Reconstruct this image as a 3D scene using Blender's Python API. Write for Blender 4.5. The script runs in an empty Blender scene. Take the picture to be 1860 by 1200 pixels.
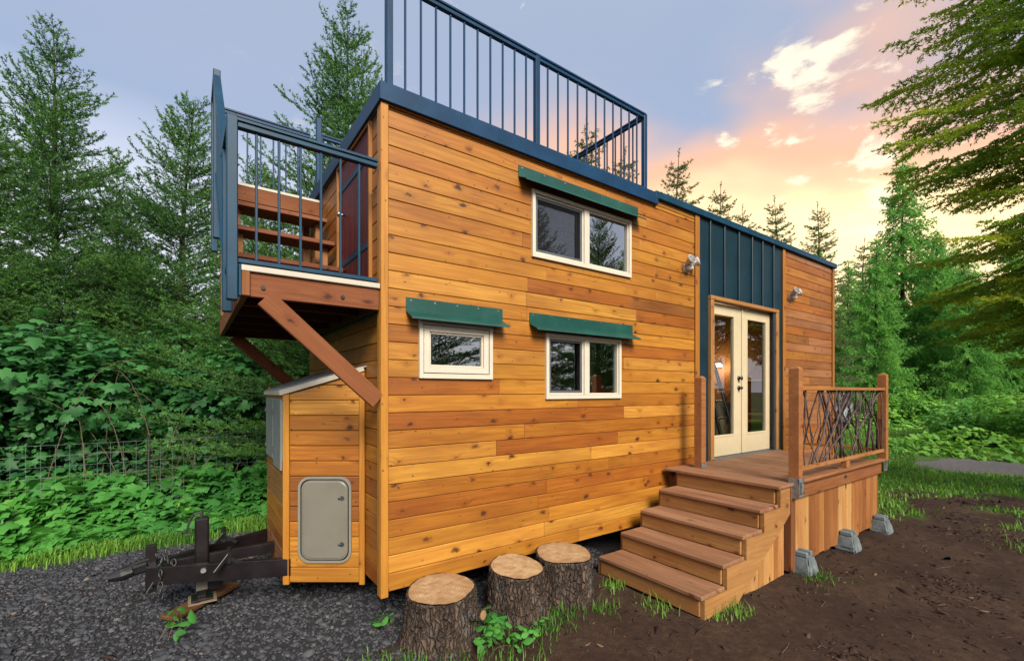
import bpy, bmesh, math, random
import numpy as np
from mathutils import Vector, Matrix, Euler

# ------------------------------------------------------------------ camera
SC = bpy.context.scene
COL = SC.collection
TH = math.radians(54.547)                     # long wall direction against the view axis
RX, RY = math.sin(TH), -math.cos(TH)          # camera right on the ground
FX, FY = math.cos(TH), math.sin(TH)           # camera forward on the ground
CAM = Vector((-1.1855, -3.3297, 1.8))
cd = bpy.data.cameras.new('camera'); co = bpy.data.objects.new('camera', cd); COL.objects.link(co)
co.location = CAM; co.rotation_euler = (math.radians(90), 0, TH - math.radians(90))
cd.sensor_width = 36; cd.lens = 821 / 1860 * 36; cd.shift_y = 110 / 1860
cd.clip_start = .05; cd.clip_end = 3000
SC.camera = co

# ------------------------------------------------------------------ light
SUN_EL, SUN_TRAVEL = math.radians(37), math.radians(75)   # light travels towards this heading (from +X)
EXPOSURE = 2.45
SC.view_settings.view_transform = 'Standard'; SC.view_settings.look = 'None'
SC.view_settings.exposure = EXPOSURE; SC.view_settings.gamma = 1; SC.view_settings.use_curve_mapping = False
SC.render.engine = 'CYCLES'
cy = SC.cycles
cy.use_denoising = True; cy.max_bounces = 6; cy.diffuse_bounces = 3; cy.glossy_bounces = 3
cy.transmission_bounces = 3; cy.transparent_max_bounces = 8; cy.caustics_reflective = False; cy.caustics_refractive = False
cy.sample_clamp_indirect = 4

sl = bpy.data.lights.new('sun', 'SUN'); so = bpy.data.objects.new('sun', sl); COL.objects.link(so)
sl.energy = 1.5; sl.angle = math.radians(26); sl.color = (1, .90, .76)
sdir = Vector((math.cos(SUN_TRAVEL) * math.cos(SUN_EL), math.sin(SUN_TRAVEL) * math.cos(SUN_EL), -math.sin(SUN_EL)))
so.rotation_euler = sdir.to_track_quat('-Z', 'Y').to_euler()


# ------------------------------------------------------------------ node helper
class NT:
    def __init__(s, tree):
        s.t = tree; s.t.nodes.clear()
    def n(s, typ, ins=None, **kw):
        nd = s.t.nodes.new(typ)
        for k, v in kw.items(): setattr(nd, k, v)
        for k, v in (ins or {}).items():
            sk = nd.inputs[k]
            if isinstance(v, bpy.types.NodeSocket): s.t.links.new(v, sk)
            elif isinstance(v, bpy.types.Node): s.t.links.new(v.outputs[0], sk)
            else: sk.default_value = v
        return nd
    def m(s, op, a, b=0.0, c=0.0, clamp=False):
        nd = s.n('ShaderNodeMath', {0: a, 1: b, 2: c}, operation=op); nd.use_clamp = clamp
        return nd.outputs[0]
    def vm(s, op, a, b=(0, 0, 0)):
        nd = s.n('ShaderNodeVectorMath', {0: a, 1: b}, operation=op)
        return nd.outputs['Value'] if op in ('DOT_PRODUCT', 'LENGTH', 'DISTANCE') else nd.outputs['Vector']
    def mix(s, f, a, b, mode='MIX'):
        nd = s.n('ShaderNodeMix', data_type='RGBA', blend_type=mode)
        for i, v in ((0, f), (6, a), (7, b)):
            if isinstance(v, bpy.types.NodeSocket): s.t.links.new(v, nd.inputs[i])
            else: nd.inputs[i].default_value = v if i == 0 else (*v[:3], 1)
        return nd.outputs[2]
    def mr(s, v, a, b, c=0.0, d=1.0, smooth=True):
        nd = s.n('ShaderNodeMapRange', {0: v, 1: a, 2: b, 3: c, 4: d})
        nd.interpolation_type = 'SMOOTHSTEP' if smooth else 'LINEAR'
        return nd.outputs[0]
    def noise(s, vec, scale, detail=4, rough=.55, dist=0.0):
        return s.n('ShaderNodeTexNoise', {'Vector': vec, 'Scale': scale, 'Detail': detail, 'Roughness': rough, 'Distortion': dist})
    def ramp(s, f, stops):
        nd = s.n('ShaderNodeValToRGB', {0: f}); e = nd.color_ramp.elements
        while len(e) < len(stops): e.new(.5)
        for k, (p, c) in enumerate(stops): e[k].position = p; e[k].color = (*c[:3], 1)
        return nd.outputs[0]


# ------------------------------------------------------------------ world
W = bpy.data.worlds.new('World'); SC.world = W; W.use_nodes = True
w = NT(W.node_tree)
SKY_STRENGTH = 0.1
K = 1 / (SKY_STRENGTH * 2 ** EXPOSURE)        # picture value -> sky value
def kc(*c): return tuple(x * K for x in c)
sky = w.n('ShaderNodeTexSky', sky_type='NISHITA', sun_disc=False, sun_elevation=SUN_EL,
          sun_rotation=math.atan2(-sdir.x, -sdir.y), air_density=1.0, dust_density=3.0, ozone_density=1.0)
tc = w.n('ShaderNodeTexCoord').outputs['Generated']
sep = w.n('ShaderNodeSeparateXYZ', {0: tc})
zz = w.m('MAXIMUM', sep.outputs[2], 0.0)
glow = Vector((FX + .55 * RX, FY + .55 * RY, .30)).normalized()
gd = w.vm('DOT_PRODUCT', tc, tuple(glow))
flat = w.n('ShaderNodeCombineXYZ', {0: w.m('DIVIDE', sep.outputs[0], w.m('ADD', zz, .22)), 1: w.m('DIVIDE', sep.outputs[1], w.m('ADD', zz, .22))}).outputs[0]
veil = w.ramp(zz, [(0.0, kc(1.0, .95, .96)), (.22, kc(.98, .93, .96)), (.34, kc(.80, .79, .87)), (.46, kc(.35, .42, .57)), (.66, kc(.40, .47, .60)), (1.0, kc(.28, .34, .48))])
vn = w.noise(flat, .8, 5, .55).outputs[0]
veil = w.mix(w.mr(vn, .36, .70, 0, .5), veil, kc(.46, .48, .58))
base = w.mix(.88, sky.outputs[0], veil)
warm_n = w.noise(flat, 1.1, 4, .5, .3).outputs[0]
g1 = w.m('MULTIPLY', w.mr(gd, .76, .96), w.mr(w.m('ADD', zz, w.m('MULTIPLY', w.m('SUBTRACT', warm_n, .5), .8)), .60, .40), clamp=True)
base = w.mix(w.m('MULTIPLY', g1, .95), base, kc(1.12, .64, .41))
g2 = w.m('MULTIPLY', w.mr(gd, .80, .955), w.mr(w.m('ADD', zz, w.m('MULTIPLY', w.m('SUBTRACT', warm_n, .5), .6)), .42, .19), clamp=True)
base = w.mix(g2, base, kc(1.75, 1.36, .74))
cn = w.noise(w.vm('MULTIPLY', tc, (1, 1, 2.3)), 9.5, 9, .64, .25).outputs[0]
cn2 = w.noise(tc, 2.3, 3, .5).outputs[0]
boost = 0.0
for cx_, cy2, lo_a, amt in ((1530, 110, .9989, .12), (1460, 118, .9991, .10), (1475, 172, .9991, .12), (1412, 252, .9993, .11), (1330, 245, .9995, .11), (1590, 280, .9993, .11), (1460, 256, .9995, .11), (1430, 400, .9950, .07), (1560, 370, .9960, .07)):
    cvec = Vector((FX + (cx_ - 930) / 821 * RX, FY + (cx_ - 930) / 821 * RY, (710 - cy2) / 821)).normalized()
    boost = w.m('ADD', boost, w.m('MULTIPLY', w.mr(w.vm('DOT_PRODUCT', tc, tuple(cvec)), lo_a, .9999), amt))
cn = w.m('ADD', cn, boost); cn2 = w.m('ADD', cn2, w.m('MULTIPLY', boost, 3.0))
cm = w.m('MULTIPLY', w.mr(cn, .575, .73), w.mr(cn2, .44, .52), clamp=True)
cm = w.m('MULTIPLY', cm, w.mr(gd, .45, .93), clamp=True)
base = w.mix(w.m('MULTIPLY', cm, .9), base, kc(1.35, 1.18, .88))
w.n('ShaderNodeOutputWorld', {0: w.n('ShaderNodeBackground', {0: base, 1: SKY_STRENGTH})})


# ------------------------------------------------------------------ materials
ALB = .58                                      # keeps the albedos in the range of real timber, paint and soil
def newmat(name):
    m = bpy.data.materials.new(name); m.use_nodes = True
    return m, NT(m.node_tree)

def finish(nt, color, rough=.5, metal=0.0, bump=None, bstr=.3, bdist=.01, spec=.5, normal=None):
    color = nt.mix(1.0, color, (ALB, ALB, ALB), 'MULTIPLY') if isinstance(color, bpy.types.NodeSocket) else tuple(x * ALB for x in color)
    ins = {'Base Color': color if isinstance(color, bpy.types.NodeSocket) else (*color[:3], 1), 'Roughness': rough, 'Metallic': metal, 'Specular IOR Level': spec}
    if bump is not None:
        ins['Normal'] = nt.n('ShaderNodeBump', {'Height': bump, 'Strength': bstr, 'Distance': bdist}).outputs[0]
    b = nt.n('ShaderNodeBsdfPrincipled', ins)
    nt.n('ShaderNodeOutputMaterial', {0: b})
    return b

def wood(name, knots=.5, rough=.5, contrast=.35, spec=.4, weather=.25, bump=.35, spin=None):
    m, t = newmat(name)
    oi = t.n('ShaderNodeObjectInfo'); oc = t.n('ShaderNodeTexCoord').outputs['Object']
    r = oi.outputs['Random']
    if spin is not None: oc = t.n('ShaderNodeVectorRotate', {'Vector': oc, 'Angle': -spin}, rotation_type='Z_AXIS').outputs[0]
    off = t.n('ShaderNodeCombineXYZ', {0: t.m('MULTIPLY', r, 37.0), 1: t.m('MULTIPLY', r, 3.1), 2: t.m('MULTIPLY', r, 11.3)}).outputs[0]
    v = t.vm('ADD', oc, off)
    # knots
    s = t.n('ShaderNodeSeparateXYZ', {0: v})
    kv = t.n('ShaderNodeCombineXYZ', {0: t.m('MULTIPLY', s.outputs[0], 4.2), 1: t.m('MULTIPLY', t.m('ADD', s.outputs[2], s.outputs[1]), 7.0)}).outputs[0]
    kv = t.vm('ADD', kv, t.vm('MULTIPLY', t.vm('SUBTRACT', t.noise(v, 22, 2).outputs[1], (.5, .5, .5)), (.26, .34, 0)))
    vo = t.n('ShaderNodeTexVoronoi', {'Vector': kv, 'Scale': 1.0}, voronoi_dimensions='2D')
    has = t.m('GREATER_THAN', t.n('ShaderNodeSeparateColor', {0: vo.outputs['Color']}).outputs[0], 1 - knots)
    size = t.m('MULTIPLY', t.n('ShaderNodeSeparateColor', {0: vo.outputs['Color']}).outputs[1], .19)
    kd = t.m('MULTIPLY', t.mr(vo.outputs['Distance'], t.m('ADD', size, .025), t.m('MULTIPLY', size, .3), 0, 1), has)
    halo = t.m('MULTIPLY', t.mr(vo.outputs['Distance'], .34, .05, 0, 1), has)
    # grain bends round knots
    bend = t.n('ShaderNodeCombineXYZ', {2: t.m('MULTIPLY', halo, .03)}).outputs[0]
    gv = t.vm('ADD', v, bend)
    g1 = t.noise(t.vm('MULTIPLY', gv, (1.3, 26, 26)), 1.0, 5, .6, 1.2).outputs[0]
    g2 = t.noise(t.vm('MULTIPLY', gv, (7, 260, 260)), 1.0, 2, .6).outputs[0]
    big = t.noise(t.vm('MULTIPLY', v, (1.4, 5, 5)), 1.0, 3, .5).outputs[0]
    fl = t.noise(t.vm('MULTIPLY', gv, (.9, 7, 7)), 1.0, 2, .5).outputs[0]
    fig = t.m('MULTIPLY', t.mr(t.m('SINE', t.m('ADD', t.m('MULTIPLY', t.n('ShaderNodeSeparateXYZ', {0: gv}).outputs[2], 150.0), t.m('MULTIPLY', fl, 24.0))), .0, 1.0), t.mr(t.m('FRACT', t.m('MULTIPLY', r, 7.31)), .2, .9, .10, .55))
    lng = t.noise(t.vm('MULTIPLY', v, (.9, 1.5, 1.5)), 1.0, 3, .6).outputs[0]
    gr = t.m('ADD', t.m('MULTIPLY', t.mr(g1, .28, .72), .7), t.m('MULTIPLY', g2, .3))
    base = oi.outputs['Color']
    dark = t.mix(1.0, base, (.56, .40, .30), 'MULTIPLY')
    lite = t.mix(1.0, base, (1.16, 1.12, 1.05), 'MULTIPLY')
    c = t.mix(contrast, base, t.mix(gr, dark, lite))
    c = t.mix(t.m('MULTIPLY', t.mr(big, .42, .72), weather), c, dark)
    c = t.mix(t.m('MULTIPLY', fig, contrast * .9), c, dark)
    c = t.mix(t.mr(lng, .35, .7, 0, .45), c, t.mix(1.0, c, (.80, .68, .58), 'MULTIPLY'))
    c = t.mix(t.m('MULTIPLY', halo, .55), c, dark)
    sv = t.n('ShaderNodeTexVoronoi', {'Vector': t.vm('MULTIPLY', kv, (1.9, 1.6, 1)), 'Scale': 1.0}, voronoi_dimensions='2D')
    pin = t.m('MULTIPLY', t.mr(sv.outputs['Distance'], .085, .03), t.m('GREATER_THAN', t.n('ShaderNodeSeparateColor', {0: sv.outputs['Color']}).outputs[0], 1 - knots * .45))
    strk = t.m('MULTIPLY', t.mr(t.noise(t.vm('MULTIPLY', gv, (2.6, 60, 60)), 1.0, 3, .6).outputs[0], .60, .70), t.mr(t.noise(t.vm('MULTIPLY', v, (1.1, 4, 4)), 1.0, 2).outputs[0], .48, .62))
    c = t.mix(t.m('MULTIPLY', strk, contrast * .8), c, (.10, .038, .014))
    c = t.mix(t.m('MULTIPLY', pin, .8), c, (.05, .02, .010))
    c = t.mix(t.m('MULTIPLY', kd, t.m('ADD', .55, t.m('MULTIPLY', t.n('ShaderNodeSeparateColor', {0: vo.outputs['Color']}).outputs[2], .42))), c, (.045, .018, .010))
    h = t.m('ADD', t.m('MULTIPLY', gr, .6), t.m('MULTIPLY', kd, -.5))
    ro = t.m('ADD', t.m('MULTIPLY', big, .2), rough - .1)
    finish(t, c, ro, 0, h, bump, .004, spec)
    return m

def paint(name, color, rough=.4, metal=0.0, var=.12, scale=6.0, spec=.5, dirt=None, dirt_amt=.3, bump=.08):
    m, t = newmat(name)
    oc = t.n('ShaderNodeTexCoord').outputs['Object']
    n1 = t.noise(oc, scale, 5, .6).outputs[0]; n2 = t.noise(oc, scale * 14, 3, .6).outputs[0]
    c = t.mix(t.mr(n1, .3, .7), tuple(x * (1 - var) for x in color), tuple(min(1, x * (1 + var)) for x in color))
    if dirt: c = t.mix(t.m('MULTIPLY', t.mr(t.m('ADD', t.m('MULTIPLY', n1, .6), t.m('MULTIPLY', n2, .4)), .5, .75), dirt_amt), c, dirt)
    finish(t, c, t.m('ADD', t.m('MULTIPLY', n1, .2), rough - .1), metal, n2, bump, .003, spec)
    return m

M = {}
M['cedar'] = wood('cedar_siding', .44, .45, .75, .4, .55)
M['boxside'] = wood('box_siding', .5, .45, .7, .4, .45, spin=math.atan2(.386, -.542))
M['trimwood'] = wood('cedar_trim', .35, .5, .45, .35, .2)
M['deckwood'] = wood('deck_wood', .18, .68, .6, .25, .55, .6)
M['roughwood'] = wood('rough_cut_wood', .25, .7, .6, .2, .45, .6)
M['inwood'] = wood('interior_wood', .4, .5, .5, .3, .3)
M['blue'] = paint('blue_metal', (.004, .044, .115), .45, 0, .2, 3, spec=.25)
M['teal'] = paint('teal_metal', (.004, .050, .105), .45, 0, .2, 3, spec=.25)
M['green'] = paint('green_metal', (.006, .075, .060), .38, 0, .18, 3, dirt=(.10, .13, .10), dirt_amt=.15)
M['panel'] = paint('panel_metal', (.006, .030, .050), .38, 0, .2, 2, spec=.35)
M['white'] = paint('white_vinyl', (.72, .67, .55), .45, 0, .05, 4, dirt=(.45, .40, .30), dirt_amt=.22)
M['cream'] = paint('cream_paint', (.68, .58, .38), .5, 0, .06, 4, dirt=(.35, .28, .18), dirt_amt=.35)
M['screenframe'] = paint('grey_frame', (.10, .115, .13), .5)
M['black'] = paint('black_metal', (.012, .012, .014), .35)
M['frame_steel'] = paint('trailer_steel', (.010, .007, .009), .34, 0, .3, 5, dirt=(.035, .025, .025), dirt_amt=.4)
M['steel'] = paint('bright_steel', (.55, .56, .57), .32, 1.0, .2, 20)
M['chain'] = paint('dull_chain', (.10, .105, .11), .5, .8, .3, 30)
M['galv'] = paint('galvanised_steel', (.36, .38, .39), .5, .7, .3, 30)
M['hatch'] = paint('grey_hatch', (.20, .19, .155), .45, 0, .06, 5, dirt=(.11, .10, .08), dirt_amt=.25)
M['hatchrim'] = paint('hatch_rim', (.25, .24, .20), .45, 0, .06)
M['locker'] = paint('locker_grey', (.20, .23, .23), .5, 0, .08)
M['flashing'] = paint('cream_flashing', (.60, .56, .46), .45, 0, .08, 5, dirt=(.3, .26, .18), dirt_amt=.4)
M['boxroof'] = paint('grey_roofing', (.33, .34, .36), .6, 0, .2, 9, dirt=(.12, .12, .11), dirt_amt=.5)
M['felt'] = paint('roof_membrane', (.10, .11, .12), .8)
M['plastic'] = paint('white_plastic', (.72, .71, .68), .4, 0, .05)
M['concrete'] = paint('concrete', (.15, .185, .20), .9, 0, .4, 9, dirt=(.05, .05, .04), dirt_amt=.6, bump=.5)
M['rubber'] = paint('rubber', (.02, .02, .02), .7)
M['fabric'] = paint('tan_fabric', (.42, .27, .13), .9, 0, .2, 30, bump=.5)
M['pillow'] = paint('pale_fabric', (.55, .45, .32), .9, 0, .1, 30, bump=.4)
M['carpaint'] = paint('pale_blue_paint', (.42, .48, .55), .25, 0, .03)
M['wire'] = paint('wire_metal', (.22, .25, .27), .5, .3)
M['door_red'] = wood('mahogany', .1, .5, .8, .25, .6)
m, t = newmat('lamp_glow'); t.n('ShaderNodeOutputMaterial', {0: t.n('ShaderNodeEmission', {0: (1, .66, .30, 1), 1: 3.0})}); M['glow'] = m
m, t = newmat('window_glass')
fr = t.n('ShaderNodeFresnel', {'IOR': 1.55}).outputs[0]
oc = t.n('ShaderNodeTexCoord').outputs['Object']
nb = t.n('ShaderNodeBump', {'Height': t.noise(oc, 1.6, 2).outputs[0], 'Strength': .0015, 'Distance': .05}).outputs[0]
gl = t.n('ShaderNodeBsdfGlossy', {0: (.9, .95, 1, 1), 'Roughness': .01, 'Normal': nb})
tr = t.n('ShaderNodeBsdfTransparent', {0: (.80, .84, .84, 1)})
ms = t.n('ShaderNodeMixShader', {0: t.m('MULTIPLY', t.m('ADD', t.m('MULTIPLY', fr, 1.5), .06, clamp=True), t.m('SUBTRACT', 1.0, t.n('ShaderNodeNewGeometry').outputs['Backfacing'])), 1: tr.outputs[0], 2: gl.outputs[0]})
t.n('ShaderNodeOutputMaterial', {0: ms}); M['glass'] = m
m2 = m.copy(); m2.name = 'coated_glass'; M['coated'] = m2
for nd in m2.node_tree.nodes:
    if nd.type == 'MATH' and nd.operation == 'ADD' and abs(nd.inputs[1].default_value - .06) < 1e-4: nd.inputs[1].default_value = .27
m, t = newmat('insect_screen')
ms = t.n('ShaderNodeMixShader', {0: .28, 1: t.n('ShaderNodeBsdfTransparent').outputs[0], 2: t.n('ShaderNodeBsdfDiffuse', {0: (.02, .02, .025, 1)}).outputs[0]})
t.n('ShaderNodeOutputMaterial', {0: ms}); M['screen'] = m

def leafmat(name, a, b, trans=.35, rough=.55, tip=None):
    m, t = newmat(name)
    tint = t.n('ShaderNodeAttribute', attribute_name='tint').outputs['Fac']
    c = t.mix(tint, a, b)
    if tip: c = t.mix(t.mr(tint, .80, 1.0), c, tip)
    p = t.n('ShaderNodeBsdfPrincipled', {'Base Color': c, 'Roughness': rough, 'Specular IOR Level': .25})
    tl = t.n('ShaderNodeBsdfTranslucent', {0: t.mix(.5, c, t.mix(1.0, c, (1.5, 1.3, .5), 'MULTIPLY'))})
    ms = t.n('ShaderNodeMixShader', {0: trans, 1: p.outputs[0], 2: tl.outputs[0]})
    t.n('ShaderNodeOutputMaterial', {0: ms}); return m
M['fir'] = leafmat('fir_needles', (.014, .065, .030), (.100, .235, .042), .42)
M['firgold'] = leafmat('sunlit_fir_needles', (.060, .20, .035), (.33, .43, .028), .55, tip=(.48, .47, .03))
M['cedarleaf'] = leafmat('cedar_sprays', (.065, .24, .060), (.19, .43, .085), .48)
M['sprucefar'] = leafmat('spruce_needles', (.045, .095, .040), (.13, .175, .060), .42)
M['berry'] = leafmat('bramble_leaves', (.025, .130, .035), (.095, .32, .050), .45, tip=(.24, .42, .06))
M['bush'] = leafmat('shrub_leaves', (.012, .065, .026), (.060, .21, .055), .42)
M['cover'] = leafmat('cover_leaves', (.07, .22, .035), (.20, .42, .06), .45)
M['grassb'] = leafmat('grass_blades', (.045, .15, .022), (.17, .33, .045), .45)

def barkmat(name, a, b, scale=1.0, bump=1.0):
    m, t = newmat(name)
    oc = t.n('ShaderNodeTexCoord').outputs['Object']
    n = t.noise(t.vm('MULTIPLY', oc, (9 * scale, 9 * scale, 2.6 * scale)), 1.0, 8, .65, .8).outputs[0]
    vo = t.n('ShaderNodeTexVoronoi', {'Vector': t.vm('ADD', t.vm('MULTIPLY', oc, (22 * scale, 22 * scale, 7 * scale)), t.vm('MULTIPLY', t.noise(oc, 9 * scale, 3).outputs[1], (2, 2, 1))), 'Scale': 1.0}, feature='DISTANCE_TO_EDGE').outputs['Distance']
    cr = t.mr(vo, .0, .22)
    c = t.mix(t.mr(n, .3, .7), a, b)
    c = t.mix(t.m('MULTIPLY', t.mr(t.noise(oc, 3.2 * scale, 4).outputs[0], .55, .68), .55), c, (.16, .17, .17))
    c = t.mix(t.mr(cr, 0, 1, .42, 0), c, (.014, .011, .010))
    finish(t, c, .9, 0, t.m('ADD', cr, t.m('MULTIPLY', n, .8)), bump, .02, .2)
    return m
M['bark'] = barkmat('stump_bark', (.040, .028, .022), (.17, .120, .090), 1.5)
M['trunk'] = barkmat('tree_bark', (.030, .024, .020), (.10, .082, .066), .6, .8)
M['twigbark'] = paint('twig_bark', (.075, .045, .045), .7, 0, .45, 14, bump=.5)
M['drytwig'] = paint('dry_twig', (.17, .125, .08), .8, 0, .4, 12)
m, t = newmat('cut_wood')
oc = t.n('ShaderNodeTexCoord').outputs['Object']; s = t.n('ShaderNodeSeparateXYZ', {0: oc})
rad = t.m('SQRT', t.m('ADD', t.m('POWER', s.outputs[0], 2.0), t.m('POWER', s.outputs[1], 2.0)))
rr = t.m('ADD', rad, t.m('MULTIPLY', t.noise(oc, 6, 3).outputs[0], .06))
rings = t.m('SINE', t.m('MULTIPLY', rr, 330.0))
blot = t.noise(oc, 9, 5, .6).outputs[0]
c = t.mix(t.mr(blot, .35, .68), (.42, .25, .12), (.58, .40, .22))
c = t.mix(t.mr(rings, -1, 1, 0, .38, False), c, (.30, .155, .07))
c = t.mix(t.mr(t.noise(oc, 15, 4).outputs[0], .58, .72, 0, .5), c, (.30, .20, .12))
ang = t.m('ARCTAN2', s.outputs[1], s.outputs[0])
chk = t.m('ABSOLUTE', t.m('SINE', t.m('ADD', t.m('MULTIPLY', ang, 3.5), t.m('MULTIPLY', t.noise(oc, 5, 3).outputs[0], 5.0))))
chk = t.m('MULTIPLY', t.mr(chk, .05, .0), t.mr(t.noise(oc, 8, 2).outputs[0], .45, .6))
c = t.mix(t.m('MULTIPLY', chk, .7), c, (.10, .055, .03))
c = t.mix(t.mr(rad, .17, .25, 0, .35), c, (.30, .16, .08))
finish(t, c, .8, 0, t.noise(oc, 60, 3).outputs[0], .4, .004, .2); M['cut'] = m
m, t = newmat('gravel_stone')
at = t.n('ShaderNodeAttribute', attribute_name='tint').outputs['Fac']
oc = t.n('ShaderNodeTexCoord').outputs['Object']
c = t.ramp(at, [(0, (.015, .018, .025)), (.45, (.047, .053, .068)), (.8, (.11, .112, .12)), (1, (.24, .19, .16))])
c = t.mix(t.mr(t.noise(oc, 90, 3).outputs[0], .35, .7, 0, .4), c, (.05, .05, .055))
finish(t, c, .8, spec=.3); M['stone'] = m
m, t = newmat('litter_chips')
at = t.n('ShaderNodeAttribute', attribute_name='tint').outputs['Fac']
finish(t, t.ramp(at, [(0, (.018, .011, .009)), (.6, (.055, .032, .024)), (.85, (.11, .065, .045)), (1, (.24, .16, .10))]), .9, spec=.15); M['litter'] = m
m, t = newmat('earth')
oc = t.n('ShaderNodeTexCoord').outputs['Object']
gA = t.n('ShaderNodeAttribute', attribute_name='gravel').outputs['Fac']; gB = t.n('ShaderNodeAttribute', attribute_name='grass').outputs['Fac']
n1 = t.noise(oc, 1.3, 6, .6).outputs[0]; n2 = t.noise(oc, 14, 6, .7).outputs[0]; n3 = t.noise(oc, 70, 4, .7).outputs[0]
dirt = t.ramp(t.m('ADD', t.m('MULTIPLY', n1, .5), t.m('MULTIPLY', n2, .5)), [(.32, (.022, .012, .009)), (.5, (.058, .033, .022)), (.68, (.115, .071, .046))])
dirt = t.mix(t.mr(n3, .35, .7, .0, .6), dirt, (.026, .016, .013))
grav = t.ramp(n3, [(.3, (.012, .012, .015)), (.7, (.055, .056, .062))])
gras = t.ramp(n2, [(.3, (.055, .12, .022)), (.7, (.13, .22, .045))])
c = t.mix(gB, t.mix(gA, dirt, grav), gras)
finish(t, c, .95, 0, t.m('ADD', t.m('MULTIPLY', n2, .5), t.m('MULTIPLY', n3, .4)), .7, .02, .15); M['earth'] = m


# ------------------------------------------------------------------ object helpers
WL = {}                                        # world location of every object made
def reg(o, parent, loc):
    COL.objects.link(o); WL[o.name] = Vector(loc)
    if parent is not None:
        o.parent = parent; o.location = Vector(loc) - WL[parent.name]
    else: o.location = loc
    return o
def empty(name, loc, label=None, cat=None, group=None):
    o = bpy.data.objects.new(name, None); o.empty_display_size = .2
    reg(o, None, loc); return tag(o, label, cat, group)
def tag(o, label=None, cat=None, group=None, kind=None):
    if label: o['label'] = label
    if cat: o['category'] = cat
    if group: o['group'] = group
    if kind: o['kind'] = kind
    return o
def put(name, mesh, mat, parent=None, loc=(0, 0, 0), rot=None, color=None):
    o = bpy.data.objects.new(name, mesh)
    if mat is not None and not mesh.materials: mesh.materials.append(mat)
    reg(o, parent, loc)
    if rot is not None: o.rotation_mode = 'QUATERNION'; o.rotation_quaternion = rot
    if color is not None: o.color = (*color, 1)
    return o
def npmesh(name, V, Fc, tint=None, smooth=False, attrs=None):
    V = np.asarray(V, dtype=np.float32); Fc = np.asarray(Fc, dtype=np.int32)
    me = bpy.data.meshes.new(name); k = Fc.shape[1]; nf = len(Fc)
    me.vertices.add(len(V)); me.vertices.foreach_set('co', V.ravel())
    me.loops.add(nf * k); me.loops.foreach_set('vertex_index', Fc.ravel())
    me.polygons.add(nf); me.polygons.foreach_set('loop_start', np.arange(nf, dtype=np.int32) * k)
    if smooth: me.polygons.foreach_set('use_smooth', np.ones(nf, dtype=bool))
    A = dict(attrs or {})
    if tint is not None: A['tint'] = tint
    for a, v in A.items():
        me.attributes.new(a, 'FLOAT', 'POINT').data.foreach_set('value', np.asarray(v, dtype=np.float32))
    me.update(calc_edges=True); return me

class MB:
    """collects shapes for one mesh"""
    def __init__(s): s.v = []; s.f = []
    def add(s, V, Fs):
        b = len(s.v); s.v += [tuple(p) for p in V]; s.f += [tuple(i + b for i in f) for f in Fs]; return s
    def box(s, x0, x1, y0, y1, z0, z1, ch=.003):
        V, Fs = cbox(x1 - x0, y1 - y0, z1 - z0, ch); c = ((x0 + x1) / 2, (y0 + y1) / 2, (z0 + z1) / 2)
        return s.add([(p[0] + c[0], p[1] + c[1], p[2] + c[2]) for p in V], Fs)
    def bar(s, p0, p1, wy, wz, ch=.003, up=(0, 0, 1)):
        p0, p1 = Vector(p0), Vector(p1); V, Fs = cbox((p1 - p0).length, wy, wz, ch)
        q = frame(p1 - p0, up).to_matrix(); c = (p0 + p1) / 2
        return s.add([q @ Vector(p) + c for p in V], Fs)
    def tube(s, pts, radii, k=6, cap=True):
        pts = [Vector(p) for p in pts]; n = len(pts); b = len(s.v)
        if not hasattr(radii, '__len__'): radii = [radii] * n
        ref = None
        for i, p in enumerate(pts):
            d = (pts[min(i + 1, n - 1)] - pts[max(i - 1, 0)]).normalized()
            if ref is None: ref = Vector((0, 0, 1)) if abs(d.z) < .9 else Vector((1, 0, 0))
            u = (ref - d * ref.dot(d)).normalized(); ref = u; v = d.cross(u)
            for j in range(k):
                a = 2 * math.pi * j / k
                s.v.append(tuple(p + (u * math.cos(a) + v * math.sin(a)) * radii[i]))
        for i in range(n - 1):
            for j in range(k):
                j2 = (j + 1) % k
                s.f.append((b + i * k + j, b + i * k + j2, b + (i + 1) * k + j2, b + (i + 1) * k + j))
        if cap:
            s.f.append(tuple(b + j for j in reversed(range(k)))); s.f.append(tuple(b + (n - 1) * k + j for j in range(k)))
        return s
    def prism(s, prof, a, b, axis='X'):
        """profile (y,z) swept from a to b along X (axis X) or (x,z) along Y, or (x,y) along Z"""
        n = len(prof)
        def pt(p, q): return (q, p[0], p[1]) if axis == 'X' else ((p[0], q, p[1]) if axis == 'Y' else (p[0], p[1], q))
        V = [pt(p, a) for p in prof] + [pt(p, b) for p in prof]
        Fs = [(i, (i + 1) % n, n + (i + 1) % n, n + i) for i in range(n)] + [tuple(reversed(range(n))), tuple(range(n, 2 * n))]
        return s.add(V, Fs)
    def mesh(s, name='part', smooth=False):
        me = bpy.data.meshes.new(name); me.from_pydata(s.v, [], s.f)
        bm = bmesh.new(); bm.from_mesh(me); bmesh.ops.recalc_face_normals(bm, faces=bm.faces); bm.to_mesh(me); bm.free()
        if smooth:
            for p in me.polygons: p.use_smooth = True
        return me
    def build(s, name, mat, parent=None, color=None, loc=None, smooth=False):
        """links the mesh with its origin at loc (default: the parent's place)"""
        L = Vector(loc) if loc is not None else (WL[parent.name] if parent is not None else Vector((0, 0, 0)))
        s.v = [(p[0] - L.x, p[1] - L.y, p[2] - L.z) for p in s.v]
        return put(name, s.mesh(name, smooth), mat, parent, L, None, color)

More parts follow.
